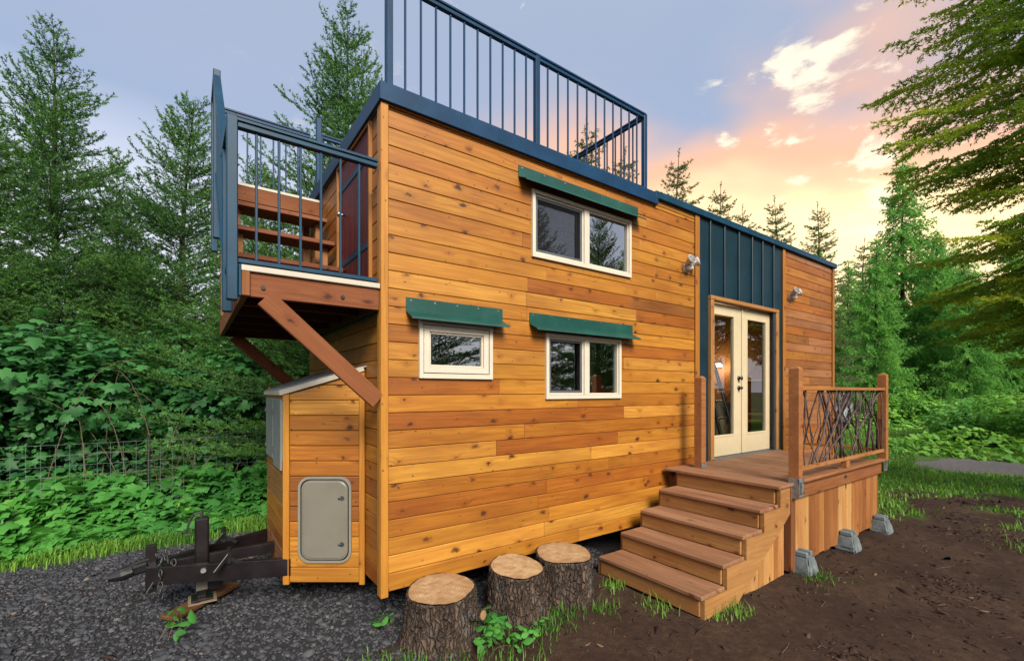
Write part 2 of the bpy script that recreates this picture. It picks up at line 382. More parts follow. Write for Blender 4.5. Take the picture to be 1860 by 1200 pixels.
def cbox(lx, ly, lz, ch=.003):
    """box with chamfered edges, centred"""
    h = (lx / 2, ly / 2, lz / 2); c = min(ch, min(h) * .45); V = []; idx = {}
    for sx in (-1, 1):
        for sy in (-1, 1):
            for sz in (-1, 1):
                for ax in range(3):
                    p = [sx * h[0], sy * h[1], sz * h[2]]
                    for k in range(3):
                        if k != ax: p[k] -= (sx, sy, sz)[k] * c
                    idx[(sx, sy, sz, ax)] = len(V); V.append(tuple(p))
    Fs = []
    R = (-1, 1)
    for ax in range(3):
        o = [k for k in range(3) if k != ax]
        for sgn in R:
            q = []
            for a, b in ((-1, -1), (1, -1), (1, 1), (-1, 1)):
                s = [0, 0, 0]; s[ax] = sgn; s[o[0]] = a; s[o[1]] = b; q.append(idx[(*s, ax)])
            if (sgn > 0) == (ax == 1): q.reverse()
            Fs.append(tuple(q))
        for a in R:
            for b in R:
                q = []
                for e, f in ((-1, o[0]), (-1, o[1]), (1, o[1]), (1, o[0])):
                    s = [0, 0, 0]; s[ax] = e; s[o[0]] = a; s[o[1]] = b; q.append(idx[(*s, f)])
                if (a * b > 0) == (ax == 1): q.reverse()
                Fs.append(tuple(q))
    for sx in R:
        for sy in R:
            for sz in R:
                q = [idx[(sx, sy, sz, a)] for a in range(3)]
                if sx * sy * sz < 0: q.reverse()
                Fs.append(tuple(q))
    return V, Fs

def frame(d, up=(0, 0, 1)):
    x = Vector(d).normalized(); u = Vector(up)
    if abs(x.dot(u)) > .98: u = Vector((0, 1, 0))
    y = u.cross(x).normalized(); z = x.cross(y)
    return Matrix((x, y, z)).transposed().to_quaternion()
BARS = {}
def bar(name, p0, p1, wy, wz, mat, parent=None, color=None, ch=.003, up=(0, 0, 1)):
    """one straight piece; its length runs along local X"""
    p0, p1 = Vector(p0), Vector(p1); L = (p1 - p0).length
    k = (round(L, 3), round(wy, 4), round(wz, 4), ch, mat.name)
    if k not in BARS:
        V, Fs = cbox(L, wy, wz, ch); me = bpy.data.meshes.new('bar'); me.from_pydata(V, [], Fs); me.materials.append(mat); BARS[k] = me
    return put(name, BARS[k], mat, parent, (p0 + p1) / 2, frame(p1 - p0, up), color)

rnd = random.Random(7)
HONEY, AMBER, RUST, BROWN, PALE = (.56, .262, .034), (.47, .196, .024), (.42, .148, .020), (.33, .132, .025), (.65, .335, .056)
def tone(c, v=.08):
    k = 1 + rnd.uniform(-v, v); return (c[0] * k, c[1] * k * (1 + rnd.uniform(-.03, .03)), c[2] * k)
def pick(*cs): return tone(rnd.choice(cs))


# ------------------------------------------------------------------ terrain
def vnoise(x, y, seed=0):
    """smooth value noise on arrays"""
    x = np.asarray(x, dtype=np.float64); y = np.asarray(y, dtype=np.float64)
    xi = np.floor(x).astype(np.int64); yi = np.floor(y).astype(np.int64); fx = x - xi; fy = y - yi
    def h(a, b):
        q = (a * 374761393 + b * 668265263 + seed * 974634777) & 0x7fffffff
        q = ((q ^ (q >> 13)) * 1274126177) & 0x7fffffff
        return ((q ^ (q >> 16)) & 0xffff) / 65535.0
    u = fx * fx * (3 - 2 * fx); v = fy * fy * (3 - 2 * fy)
    return (h(xi, yi) * (1 - u) + h(xi + 1, yi) * u) * (1 - v) + (h(xi, yi + 1) * (1 - u) + h(xi + 1, yi + 1) * u) * v
def fbm(x, y, seed=0, o=4):
    s = 0; a = .5; f = 1
    for k in range(o): s = s + a * vnoise(x * f, y * f, seed + k); a *= .5; f *= 2.03
    return s
def sstep(a, b, x): t_ = np.clip((x - a) / (b - a), 0, 1); return t_ * t_ * (3 - 2 * t_)
def camspace(x, y):
    dx = np.asarray(x) - CAM.x; dy = np.asarray(y) - CAM.y
    return dx * RX + dy * RY, dx * FX + dy * FY
def zones(x, y):
    r, dpt = camspace(x, y); n = fbm(x * 1.5, y * 1.5, 3) - .47
    left = sstep(.25, -.15, x + .35 * (y + .3) + n * .5)
    under = sstep(-.28, -.10, y + n * .25) * sstep(9.4, 8.8, x)
    gravel = np.maximum(left, under) * sstep(3.35, 3.12, y + n * .6)
    grass = np.maximum(sstep(3.05, 3.4, y + n * .6), sstep(6.6, 8.2, dpt + n * 5.0 - .25 * np.maximum(0, -y - 2)) * sstep(5.6, 6.6, x))
    return gravel, grass
def height(x, y):
    r, dpt = camspace(x, y); g, gr = zones(x, y)
    lump = (fbm(x * 2.2, y * 2.2, 11) - .47) * .055 + (fbm(x * 7, y * 7, 12) - .47) * .022
    rise = sstep(9, 22, dpt) * sstep(0, 8, r) * .35
    return lump * (1 - .7 * g) - .012 + rise
def axis(lo, hi, step, far):
    a = list(np.arange(lo, hi + 1e-6, step)); s = step; p = hi; q = lo; up, dn = [], []
    while p < far: s *= 1.35; p += s; q -= s; up.append(p); dn.append(q)
    return np.array(dn[::-1] + a + up)
ax_, ay_ = axis(-6, 11, .07, 400), axis(-4, 6, .07, 400)
gx, gy = np.meshgrid(ax_, ay_); nx, ny = len(ax_), len(ay_)
zg, zr = zones(gx.ravel(), gy.ravel())
gv = np.stack([gx.ravel(), gy.ravel(), height(gx.ravel(), gy.ravel())], 1)
ii = np.arange(nx * ny).reshape(ny, nx)
gf = np.stack([ii[:-1, :-1].ravel(), ii[:-1, 1:].ravel(), ii[1:, 1:].ravel(), ii[1:, :-1].ravel()], 1)
tag(put('ground', npmesh('ground', gv, gf, smooth=True, attrs={'gravel': zg, 'grass': zr}), M['earth']), kind='structure')
def hz(x, y): return float(height(np.array([x]), np.array([y]))[0])
def at(px, py, depth):
    """a point of the place seen along a ray at a given depth"""
    r = (px - 930) / 821 * depth; return Vector((CAM.x + RX * r + FX * depth, CAM.y + RY * r + FY * depth, CAM.z + (710 - py) / 821 * depth))

# ------------------------------------------------------------------ tiny house
HL, HW, ZB, ROW = 8.40, 2.60, .28, .1353
house = empty('tiny_house', (0, 0, 0), 'tall cedar clad tiny house on a trailer with blue roof railing', 'house')
T = .022                                       # board thickness; faces of the long wall lie in y = 0
OPEN = [(.30, .95, 1.92, 2.345), (1.60, 2.61, 1.745, 2.335), (1.43, 2.77, 3.07, 3.66), (4.12, 6.41, ZB - .1, 4.2)]

def siding(u0, u1, z0, z1, openings, place, splits, tones, parent, zcut=None):
    """rows of boards; place(u, z) -> world point of the board's outer face"""
    n = int(round((z1 - z0) / ROW + .49))
    for k in range(n):
        a, b = z0 + k * ROW, min(z0 + (k + 1) * ROW, z1)
        if b - a < .03: continue
        cuts = [u0] + [c for c in splits(k) if u0 + .15 < c < u1 - .15] + [u1]
        for c0, c1 in zip(cuts[:-1], cuts[1:]):
            # cut each run round the openings
            act = [o for o in openings if o[2] < b and o[3] > a]; edges = sorted({c0, c1} | {e for o in act for e in o[:2] if c0 < e < c1}); pieces = []
            for e0, e1 in zip(edges[:-1], edges[1:]):
                m_ = (e0 + e1) / 2; zs = [(a, b)]
                for o in openings:
                    if o[0] <= m_ <= o[1]:
                        nz = []
                        for s0, s1 in zs:
                            if o[2] > s0: nz.append((s0, min(s1, o[2])))
                            if o[3] < s1: nz.append((max(s0, o[3]), s1))
                        zs = [q for q in nz if q[1] - q[0] > .006]
                pieces.append((e0, e1, zs))
            runs = []                              # join neighbours into boards, break where nothing is left
            for e0, e1, zs in pieces:
                if not zs: runs.append(None); continue
                if runs and runs[-1] and runs[-1][-1][2] == zs: runs[-1][-1] = (runs[-1][-1][0], e1, zs)
                elif runs and runs[-1]: runs[-1].append((e0, e1, zs))
                else: runs.append([(e0, e1, zs)])
            for r in runs:
                if not r: continue
                place(r, a, b, tones(k, (r[0][0] + r[-1][1]) / 2), parent)

def long_board(r, a, b, col, parent):
    full = len(r) == 1 and len(r[0][2]) == 1 and abs(r[0][2][0][0] - a) < 1e-6 and abs(r[0][2][0][1] - b) < 1e-6
    if full:
        return bar('board', (r[0][0] + .0012, T / 2, (a + b) / 2), (r[0][1] - .0012, T / 2, (a + b) / 2), T, b - a - .0035, M['cedar'], parent, col, .0085)
    mb = MB(); L = Vector(((r[0][0] + r[-1][1]) / 2, T / 2, (a + b) / 2))
    for e0, e1, zs in r:
        for s0, s1 in zs: mb.box(e0, e1, 0, T, s0 + .0012, s1 - .0012, .0065)
    return mb.build('board', M['cedar'], parent, col, L)

ROWTONE = {0: HONEY, 1: PALE, 2: HONEY, 3: AMBER, 4: RUST, 5: AMBER, 6: PALE, 7: PALE, 8: AMBER, 9: RUST, 10: HONEY, 11: RUST, 12: HONEY, 13: PALE,
           14: AMBER, 15: HONEY, 16: HONEY, 17: PALE, 18: AMBER, 19: HONEY, 20: HONEY, 21: AMBER, 22: HONEY, 23: HONEY, 24: AMBER, 25: HONEY, 26: AMBER, 27: HONEY}
JOINT = {k: [rnd.uniform(.9, 2.0) + (k % 3) * .5, rnd.uniform(2.8, 3.6)] if k % 2 else [rnd.uniform(1.5, 3.1)] for k in range(30)}
JOINT.update({7: [1.02, 2.6], 8: [1.33], 18: [1.37, 2.83], 17: [1.35, 2.9], 16: [1.36], 9: [2.7], 10: [2.0], 11: [1.05], 13: [2.7], 15: [2.75]})
def long_tone(k, u):
    c = ROWTONE.get(k, HONEY)
    if u > 6.3: c = rnd.choice([BROWN, AMBER, RUST, (.40, .19, .075), (.44, .20, .07)])  # browner past the doors: shade from the trees put into the board colour
    elif k == 7: c = PALE if u < 1.0 else (RUST if u < 2.6 else HONEY)
    elif k == 18: c = HONEY if u < 1.3 else (RUST if u < 2.8 else BROWN)
    elif k == 17: c = PALE if u < 2.9 else RUST
    elif k == 9 and u > 2.7: c = PALE
    elif k == 11 and u > 1.05: c = HONEY
    elif u > 2.6 and rnd.random() < .3: c = rnd.choice([AMBER, RUST, PALE])
    return tone(c)
siding(.032, 4.03, ZB, 3.975, OPEN, long_board, lambda k: JOINT.get(k, []), long_tone, house)
siding(6.49, HL - .06, ZB, 4.045, [], long_board, lambda k: [7.4] if k % 5 == 2 else [], long_tone, house)
siding(3.24, 4.03, 3.9755, 4.045, [], long_board, lambda k: [], long_tone, house)
# wall core behind the boards, cut round the openings
def wall_core(name, pieces, mat=None):
    mb = MB()
    for p in pieces: mb.box(*p, .001)
    return mb.build(name, mat or M['inwood'], house, (.30, .15, .06))
CY0, CY1 = T + .002, .10
xs = [.03, .30, .95, 1.43, 1.60, 2.61, 2.77, 4.03]
pieces = []
for x0, x1 in zip(xs[:-1], xs[1:]):
    m_ = (x0 + x1) / 2; hol = sorted([(o[2], o[3]) for o in OPEN[:3] if o[0] <= m_ <= o[1]]); z = ZB
    for h0, h1 in hol: pieces.append((x0, x1, CY0, CY1, z, h0)); z = h1
    pieces.append((x0, x1, CY0, CY1, z, 3.96))
pieces += [(4.03, 4.42, CY0, CY1, ZB, 3.96), (4.42, 6.14, CY0, CY1, 3.0, 3.96), (6.14, 8.38, CY0, CY1, ZB, 3.96), (4.42, 6.14, CY0, CY1, ZB, .87)]
wall_core('side_wall', pieces)
wall_core('front_wall', [(T + .002, .10, .104, HW - .104, ZB, 3.96)])
wall_core('rear_wall', [(HL - .1, HL - .03, .104, .95, ZB, 3.96), (HL - .1, HL - .03, 1.75, HW - .03, ZB, 3.96), (HL - .1, HL - .03, .95, 1.75, ZB, 1.30), (HL - .1, HL - .03, .95, 1.75, 2.05, 3.96)])
wall_core('far_wall', [(.03, HL - .103, HW - .10, HW - .03, ZB, 3.96)])
wall_core('floor', [(.11, HL - .11, .105, HW - .105, .82, .893)])
wall_core('loft_floor', [(.11, 3.3, .105, HW - .105, 2.52, 2.60)])
wall_core('partition', [(3.1, 3.16, .11, 1.5, .90, 2.515)])
wall_core('ceiling', [(.104, HL - .104, .104, HW - .104, 3.86, 3.94)])
# rear boards and far boards are never seen: plain cladding sheets
MB().box(HL - .027, HL - .002, .0, HW, ZB, 4.03).build('cladding', M['cedar'], house, AMBER, (HL, 1.3, 2))
MB().box(.03, HL - .03, HW - .027, HW, ZB, 4.0).build('cladding', M['cedar'], house, AMBER, (4, HW, 2))
# corner boards
for x0, x1, y0, y1, z0, z1 in ((-.028, .030, -.022, .000, ZB - .03, 3.972), (-.028, -.004, .002, .065, ZB - .03, 3.972), (HL - .058, HL + .018, -.02, .001, ZB, 4.04), (4.032, 4.118, -.018, .004, ZB, 4.045), (6.412, 6.488, -.018, .004, ZB, 4.045)):
    c = ((x0 + x1) / 2, (y0 + y1) / 2)
    bar('corner_board', (*c, z0), (*c, z1), x1 - x0 if False else y1 - y0, x1 - x0, M['trimwood'], house, tone(HONEY if x0 < 0 else AMBER), .004, up=(1, 0, 0))

# front wall boards (plane x = 0, run along y), cut round the loft door
def front_board(r, a, b, col, parent):
    mb = MB(); L = Vector((T / 2, (r[0][0] + r[-1][1]) / 2, (a + b) / 2))
    if len(r) == 1 and len(r[0][2]) == 1 and r[0][2][0] == (a, b):
        return bar('board', (T / 2, r[0][0], (a + b) / 2), (T / 2, r[0][1], (a + b) / 2), T, b - a - .0035, M['cedar'], parent, col, .0085)
    for e0, e1, zs in r:
        for s0, s1 in zs: mb.box(0, T, e0, e1, s0 + .0012, s1 - .0012, .0065)
    return mb.build('board', M['roughwood'], parent, col, L)
siding(.067, HW, ZB, 3.97, [(.26, 1.25, 2.60, 3.97)], front_board, lambda k: [], lambda k, u: pick(HONEY, AMBER, RUST, AMBER), house)
# loft door of dark planks with straps
ld = MB().box(.006, .02, .30, 1.21, 2.63, 3.93).build('loft_door', M['door_red'], house, (.060, .018, .022), (0, .75, 3.2))
for k in range(6):
    y = .302 + k * .1515
    bar('plank', (-.002, y + .075, 2.632), (-.002, y + .075, 3.928), .015, .149, M['door_red'], ld, tone((.13, .014, .022), .25), .004, up=(0, 1, 0))
for z in (3.70, 2.99):
    bar('strap', (-.013, .31, z), (-.013, 1.20, z), .006, .05, M['teal'], ld)
MB().tube([(-.012, 1.02, 3.44), (-.05, 1.02, 3.44)], .012, 8).tube([(-.05, 1.02, 3.44), (-.062, 1.02, 3.44), (-.078, 1.02, 3.44)], [.016, .028, .014], 12).build('knob', M['steel'], ld, smooth=True)
for a, b in (((-.012, .272, 2.60), (-.012, .275, 3.955)), ((-.012, 1.235, 2.60), (-.012, 1.235, 3.955)), ((-.012, .275, 3.945), (-.012, 1.235, 3.945))):
    bar('door_casing', a, b, .03, .028, M['trimwood'], house, tone(AMBER), .003, up=(0, 1, 0) if a[2] != b[2] else (0, 0, 1))

# roof: slab and blue edge trim in lengths
MB().box(.0, 3.24, .0, HW, 3.976, 4.06).box(3.242, HL, .0, HW, 4.046, 4.075).build('roof', M['felt'], house, loc=(4, 1.3, 4))
def trim(p0, p1, z0, z1, mat=M['blue']): return bar('roof_trim', (*p0, (z0 + z1) / 2), (*p1, (z0 + z1) / 2), .022, z1 - z0, mat, house, None, .004)
trim((-.045, -.034), (3.24, -.034), 3.962, 4.098); trim((-.045, HW + .03), (3.24, HW + .03), 3.962, 4.098)
trim((-.0345, -.022), (-.0345, HW + .018), 3.955, 4.096)
for x0, x1 in ((3.20, 6.0), (6.002, HL + .05)): trim((x0, -.036), (x1, -.036), 4.036, 4.118, M['teal'])
trim((HL + .04, -.024), (HL + .04, HW), 4.03, 4.117, M['teal'])
bar('drip_edge', (.03, -.010, 3.958), (3.24, -.010, 3.958), .018, .016, M['trimwood'], house, RUST)

# standing seam panels round the doors
for k, (a, b) in enumerate(zip([4.12, 4.372, 4.718, 5.089, 5.455, 5.762, 6.105], [4.372, 4.718, 5.089, 5.455, 5.762, 6.105, 6.41])):
    z0 = ZB if k in (0, 6) else 3.052
    MB().box(a + .0015, b - .0015, .004, .016, z0 if k else ZB, 4.044, .002).build('metal_panel', M['panel'], house, loc=((a + b) / 2, .01, 3.5))
    if k: bar('seam', (a, -.008, z0 if k in (6,) else 3.052), (a, -.008, 4.043), .03, .030, M['panel'], house, None, .006, up=(1, 0, 0))
bar('seam', (4.128, -.004, ZB), (4.128, -.004, 4.043), .022, .012, M['panel'], house, None, .003, up=(1, 0, 0))
# door casing (head and two jambs, deep)
JC = (.46, .235, .075)
bar('door_jamb', (4.385, .045, .88), (4.385, .045, 3.0), .165, .075, M['trimwood'], house, tone(JC), .004, up=(1, 0, 0))
bar('door_jamb', (6.185, .045, .88), (6.185, .045, 3.0), .165, .085, M['trimwood'], house, tone(JC), .004, up=(1, 0, 0))
bar('door_head', (4.347, .045, 3.027), (6.229, .045, 3.027), .169, .052, M['trimwood'], house, tone(JC), .004)
bar('door_sill', (4.36, .01, .893), (6.21, .01, .893), .16, .026, M['screenframe'], house)
for k, (x0, x1, gx0, gx1) in enumerate(((4.430, 5.282, 4.560, 5.065), (5.288, 6.136, 5.430, 5.985))):
    gz0, gz1, y0, y1 = 1.19, 2.845, .052, .092
    lf = MB().box(x0, gx0, y0, y1, .912, 2.985).box(gx1, x1, y0, y1, .912, 2.985).box(gx0, gx1, y0, y1, .912, gz0).box(gx0, gx1, y0, y1, gz1, 2.985).build('door', M['cream'], house, loc=((x0 + x1) / 2, .07, .912))
    fm = MB()
    for a in ((gx0 - .018, gx0 + .006, gz0 - .018, gz1 + .018), (gx1 - .006, gx1 + .018, gz0 - .018, gz1 + .018)): fm.box(a[0], a[1], y0 - .006, y1 + .006, a[2], a[3])
    for a in ((gz0 - .018, gz0 + .006), (gz1 - .006, gz1 + .018)): fm.box(gx0 + .006, gx1 - .006, y0 - .006, y1 + .006, a[0], a[1])
    fm.build('glazing_bead', M['cream'], lf)
    MB().box(gx0, gx1, .069, .074, gz0, gz1, .001).build('pane', M['glass'], lf)
    if k == 0:
        MB().box(5.262, 5.288, y0 - .016, y0, .915, 2.98).build('astragal', M['cream'], lf)
        for z, r in ((1.985, .026), (1.845, .020)):
            MB().tube([(5.19, y0, z), (5.19, y0 - .012, z)], .032, 14).tube([(5.19, y0 - .012, z), (5.19, y0 - .035, z), (5.19, y0 - .05, z), (5.19, y0 - .062, z)], [.014, .016, r + .006, .012], 12).build('door_knob' if z < 1.9 else 'deadbolt', M['black'], lf, smooth=True)

# windows
def rect_frame(mb, x0, x1, z0, z1, wd, y0, y1, wb=None):
    wb = wb or wd
    mb.box(x0, x0 + wd, y0, y1, z0, z1); mb.box(x1 - wd, x1, y0, y1, z0, z1)
    mb.box(x0 + wd, x1 - wd, y0, y1, z0, z0 + wb); mb.box(x0 + wd, x1 - wd, y0, y1, z1 - wd, z1); return mb
def window(x0, x1, z0, z1, kind, label):
    wd = rect_frame(MB(), x0, x1, z0, z1, .034, -.026, .085, .040).build('window', M['white'], house, loc=((x0 + x1) / 2, 0, z0))
    wd['label'] = label
    if kind == 'awning':
        rect_frame(MB(), x0 + .040, x1 - .040, z0 + .046, z1 - .040, .050, -.020, .045).build('sash', M['white'], wd)
        rect_frame(MB(), x0 + .0905, x1 - .0905, z0 + .0965, z1 - .0905, .016, -.006, .03).build('glazing_bead', M['white'], wd)
        MB().box(x0 + .1, x1 - .1, .012, .017, z0 + .1, z1 - .1, .001).build('pane', M['coated'], wd)
        return
    xm = (x0 + x1) / 2 + .01
    MB().box(xm - .030, xm + .030, -.018, .08, z0 + .041, z1 - .035).build('mullion', M['white'], wd)
    rect_frame(MB(), x0 + .0345, xm - .031, z0 + .041, z1 - .0345, .020, -.004, .03).build('sash', M['white'], wd)
    rect_frame(MB(), xm + .031, x1 - .0345, z0 + .041, z1 - .0345, .018, -.010, .05).build('sash', M['white'], wd)
    MB().box(xm + .04, x1 - .045, .016, .021, z0 + .05, z1 - .045, .001).build('pane', M['coated'], wd)
    MB().box(x0 + .045, xm - .04, .046, .051, z0 + .05, z1 - .045, .001).build('pane', M['coated'], wd)
    rect_frame(MB(), x0 + .055, xm - .052, z0 + .062, z1 - .056, .022, .000, .012).build('screen_frame', M['screenframe'], wd)
    if z0 > 2.8: MB().box(x0 + .06, xm - .06, .004, .0055, z0 + .07, z1 - .06, .0003).build('insect_screen', M['screen'], wd)
window(.28, .966, 1.90, 2.364, 'awning', 'small square white window with a wide sash')
window(1.572, 2.629, 1.722, 2.357, 'slider', 'white sliding window under the right green awning')
window(1.406, 2.795, 3.05, 3.682, 'slider', 'large white sliding window near the roof')
def awning(x0, x1, zt, zb, n, label):
    pr = [(-.004, zt), (-.008, zt), (-.010, zb + .004), (-.122, zb - .050), (-.127, zb - .066), (-.122, zb - .066), (-.118, zb - .054), (-.004, zb)]
    aw = MB().prism(pr, x0, x1).build('awning', M['green'], house, loc=((x0 + x1) / 2, 0, zb)); aw['label'] = label
    for i in range(n):
        x = x0 + .04 + (x1 - x0 - .09) * i / (n - 1)
        MB().tube([(x, -.006, zt - .022), (x, -.0125, zt - .022)], .0085, 8).build('screw', M['steel'], aw)
awning(.175, 1.077, 2.527, 2.415, 5, 'green metal awning over the small window')
awning(1.38, 2.828, 2.530, 2.425, 7, 'green metal awning over the lower sliding window')
awning(1.253, 2.922, 3.862, 3.755, 7, 'green metal awning over the upper window')

# roof railing
def rail_run(p0, p1, z0, zt, spacing, mat, parent, posts=(), rail=(.05, .05), name='roof_railing', slope=0.0):
    """top rail with a bottom rail, square posts and thin balusters"""
    p0, p1 = Vector((*p0, 0)), Vector((*p1, 0)); L = (p1 - p0).length; d = (p1 - p0) / L
    mid = (p0 + p1) / 2
    tr = MB().bar((p0.x, p0.y, zt - .02), (p1.x, p1.y, zt - .02 + slope), rail[0] + .012, .022, .004).bar((p0.x, p0.y, zt - .048), (p1.x, p1.y, zt - .048 + slope), rail[0] - .01, .034, .004).build(name, mat, parent, loc=(mid.x, mid.y, zt))
    bar('bottom_rail', (p0.x, p0.y, z0 + .02), (p1.x, p1.y, z0 + .02 + slope), .03, .028, mat, tr)
    n = int(L / spacing)
    for i in range(1, n):
        s = L * i / n
        if any(abs(s - q) < spacing * .3 for q in posts): continue
        p = p0 + d * s; dz = slope * s / L
        bar('baluster', (p.x, p.y, z0 + .034 + dz), (p.x, p.y, zt - .064 + dz), .016, .016, mat, tr, None, .003, up=(d.x, d.y, 0))
    for s in posts:
        p = p0 + d * s; dz = slope * s / L
        bar('post', (p.x, p.y, z0 - .02 + dz), (p.x, p.y, zt - .01 + dz), .052, .052, mat, tr, None, .006, up=(d.x, d.y, 0))
    return tr
rail_run((.04, .0), (3.04, .0), 4.09, 4.965, .1304, M['blue'], house, (0.0, 1.43, 3.0))
rail_run((3.04, .03), (3.04, 2.57), 4.09, 4.965, .128, M['blue'], house, (2.54,))
rail_run((.12, 2.57), (3.01, 2.57), 4.09, 4.965, .131, M['blue'], house, (0.0, 1.45))
bar('post', (.10, 2.57, 3.9), (.10, 2.57, 5.14), .06, .06, M['blue'], house, None, .006)

# ------------------------------------------------------------------ landing, stair and guard on the front wall
LX = -.92
RIM = (.27, .098, .038)
lnd = MB().box(LX + .02, -.012, .04, HW - .02, 2.555, 2.585).build('landing', M['roughwood'], house, (.22, .10, .05), (LX / 2, 1.3, 2.57))
lnd['label'] = 'wooden stair landing bracketed off the front wall'
def lp(name, a, b, wy, wz, col=RIM, mat='roughwood', **k): return bar(name, a, b, wy, wz, M[mat], lnd, tone(col), .004, **k)
lp('rim_joist', (LX, .018, 2.487), (-.034, .018, 2.487), .038, .165)
lp('rim_joist', (LX, HW - .02, 2.487), (-.012, HW - .02, 2.487), .038, .165)
lp('rim_joist', (LX + .019, .039, 2.486), (LX + .019, HW - .041, 2.486), .038, .163)
for k in range(4): lp('joist', (LX + .04, .5 + k * .5, 2.49), (-.012, .5 + k * .5, 2.49), .038, .13, (.16, .07, .035))
lp('ledger', (-.03, .05, 2.48), (-.03, HW - .05, 2.48), .034, .14, (.16, .07, .035))
for k in range(9):
    y = .07 + k * .142
    if y < 1.35: lp('deck_plank', (LX + .03, y, 2.598), (-.02, y, 2.598), .135, .024, (.34, .16, .07), 'deckwood')
lp('edge_cap', (LX - .006, .004, 2.581), (-.032, .004, 2.581), .050, .038, (1, 1, 1), 'flashing')
for z in (2.44, 2.40): bar('wall_flashing', (-.012, .08, z - .0), (-.012, HW - .02, z), .022, .022, M['black'], lnd)
lp('end_block', (LX + .022, .0, 2.405), (LX + .022, .0, 2.56), .046, .046, (.36, .16, .06), up=(1, 0, 0))
for y in (-.002, HW - .055):
    lp('brace', (LX + .13, y, 2.405), (-.045, y, 1.725), .040, .125, RIM)
for k in range(2): MB().tube([(LX + .12 + k * .5, -.002, 2.47), (LX + .12 + k * .5, -.012, 2.47)], .014, 8).build('bolt', M['black'], lnd)
for k, (y, z) in enumerate(((1.12, 2.92), (1.42, 3.24), (1.72, 3.56))):
    lp('stair_tread', (LX + .02, y, z), (-.03, y, z), .27, .040, (.28, .105, .042), 'deckwood')
    for x in (LX + .10, -.10): lp('tread_support', (x, y, 2.61), (x, y, z - .021), .05, .09, (.36, .18, .08), up=(0, 1, 0))
lp('platform_rim', (LX, 1.985, 3.80), (-.02, 1.985, 3.80), .038, .155, RIM)
for k in range(4): lp('platform_plank', (LX, 2.08 + k * .142, 3.892), (-.04, 2.08 + k * .142, 3.892), .138, .026, (.34, .16, .07), 'deckwood')
lp('edge_cap', (LX - .005, 1.975, 3.885), (-.02, 1.975, 3.885), .03, .03, (1, 1, 1), 'flashing')
for x in (LX + .04, -.06): lp('platform_leg', (x, 2.5, 2.61), (x, 2.5, 3.87), .07, .07, (.30, .15, .07))
# guard on the near side and up the stair
rail_run((-.968, .006), (-.05, .006), 2.605, 3.525, .122, M['teal'], lnd, (), (.06, .05), 'landing_railing')
for y, zb, zt in ((.0, 2.37, 3.52), (.45, 2.36, 3.50), (1.98, 3.3, 4.95), (2.5, 3.3, 4.95)):
    bar('guard_post', (LX - .052, y, zb), (LX - .052, y, zt), .062, .062, M['teal'], lnd, None, .006)
bar('post_base', (LX - .010, .0, 2.40), (LX - .010, .0, 2.60), .05, .016, M['teal'], lnd, None, .004, up=(1, 0, 0))
sr = MB().bar((LX - .052, -.03, 3.50), (LX - .052, .62, 3.545), .06, .055).bar((LX - .052, .62, 3.545), (LX - .052, 2.03, 4.93), .06, .055).bar((LX - .052, 2.03, 4.93), (LX - .052, 2.6, 4.93), .06, .055).bar((LX - .052, .05, 2.62), (LX - .052, .62, 2.66), .034, .03).bar((LX - .052, .62, 2.66), (LX - .052, 2.03, 3.99), .034, .03).build('stair_railing', M['teal'], lnd, loc=(LX - .05, 1, 3.5))
for k in range(16):
    y = .12 + k * .125; f = max(0, (y - .62) / 1.41)
    bar('baluster', (LX - .052, y, 2.66 + 1.33 * f), (LX - .052, y, 3.52 + 1.385 * f), .016, .016, M['teal'], sr, None, .003, up=(0, 1, 0))
rail_run((LX, 2.58), (-.0, 2.58), 3.92, 4.93, .13, M['blue'], lnd, (), (.05, .05), 'platform_railing')

# ------------------------------------------------------------------ tongue box (a nose on the front wall)
N0, N1, N2, N3 = Vector((.0, .442, 0)), Vector((-.542, .828, 0)), Vector((-.542, 1.78, 0)), Vector((.0, 2.16, 0))
nose = MB().prism([(p.x + o[0], p.y + o[1]) for p, o in ((N0, (.004, .04)), (N1, (.03, .018)), (N2, (.03, -.018)), (N3, (.004, -.04)))], .23, 1.76, 'Z').build('tongue_box', M['inwood'], house, (.25, .12, .05), (-.3, 1.3, .23))
nose['label'] = 'wooden storage box on the trailer tongue'
u = (N1 - N0).normalized(); un = Vector((u.y, -u.x, 0))
if un.y > 0: un = -un
LS = (N1 - N0).length
def side_p(s, z, o=0): return N0 + u * s + Vector((0, 0, z)) - un * -o
BOXTONE = [HONEY, HONEY, HONEY, AMBER, BROWN, BROWN, BROWN, AMBER, AMBER, AMBER, AMBER, PALE, PALE, HONEY]
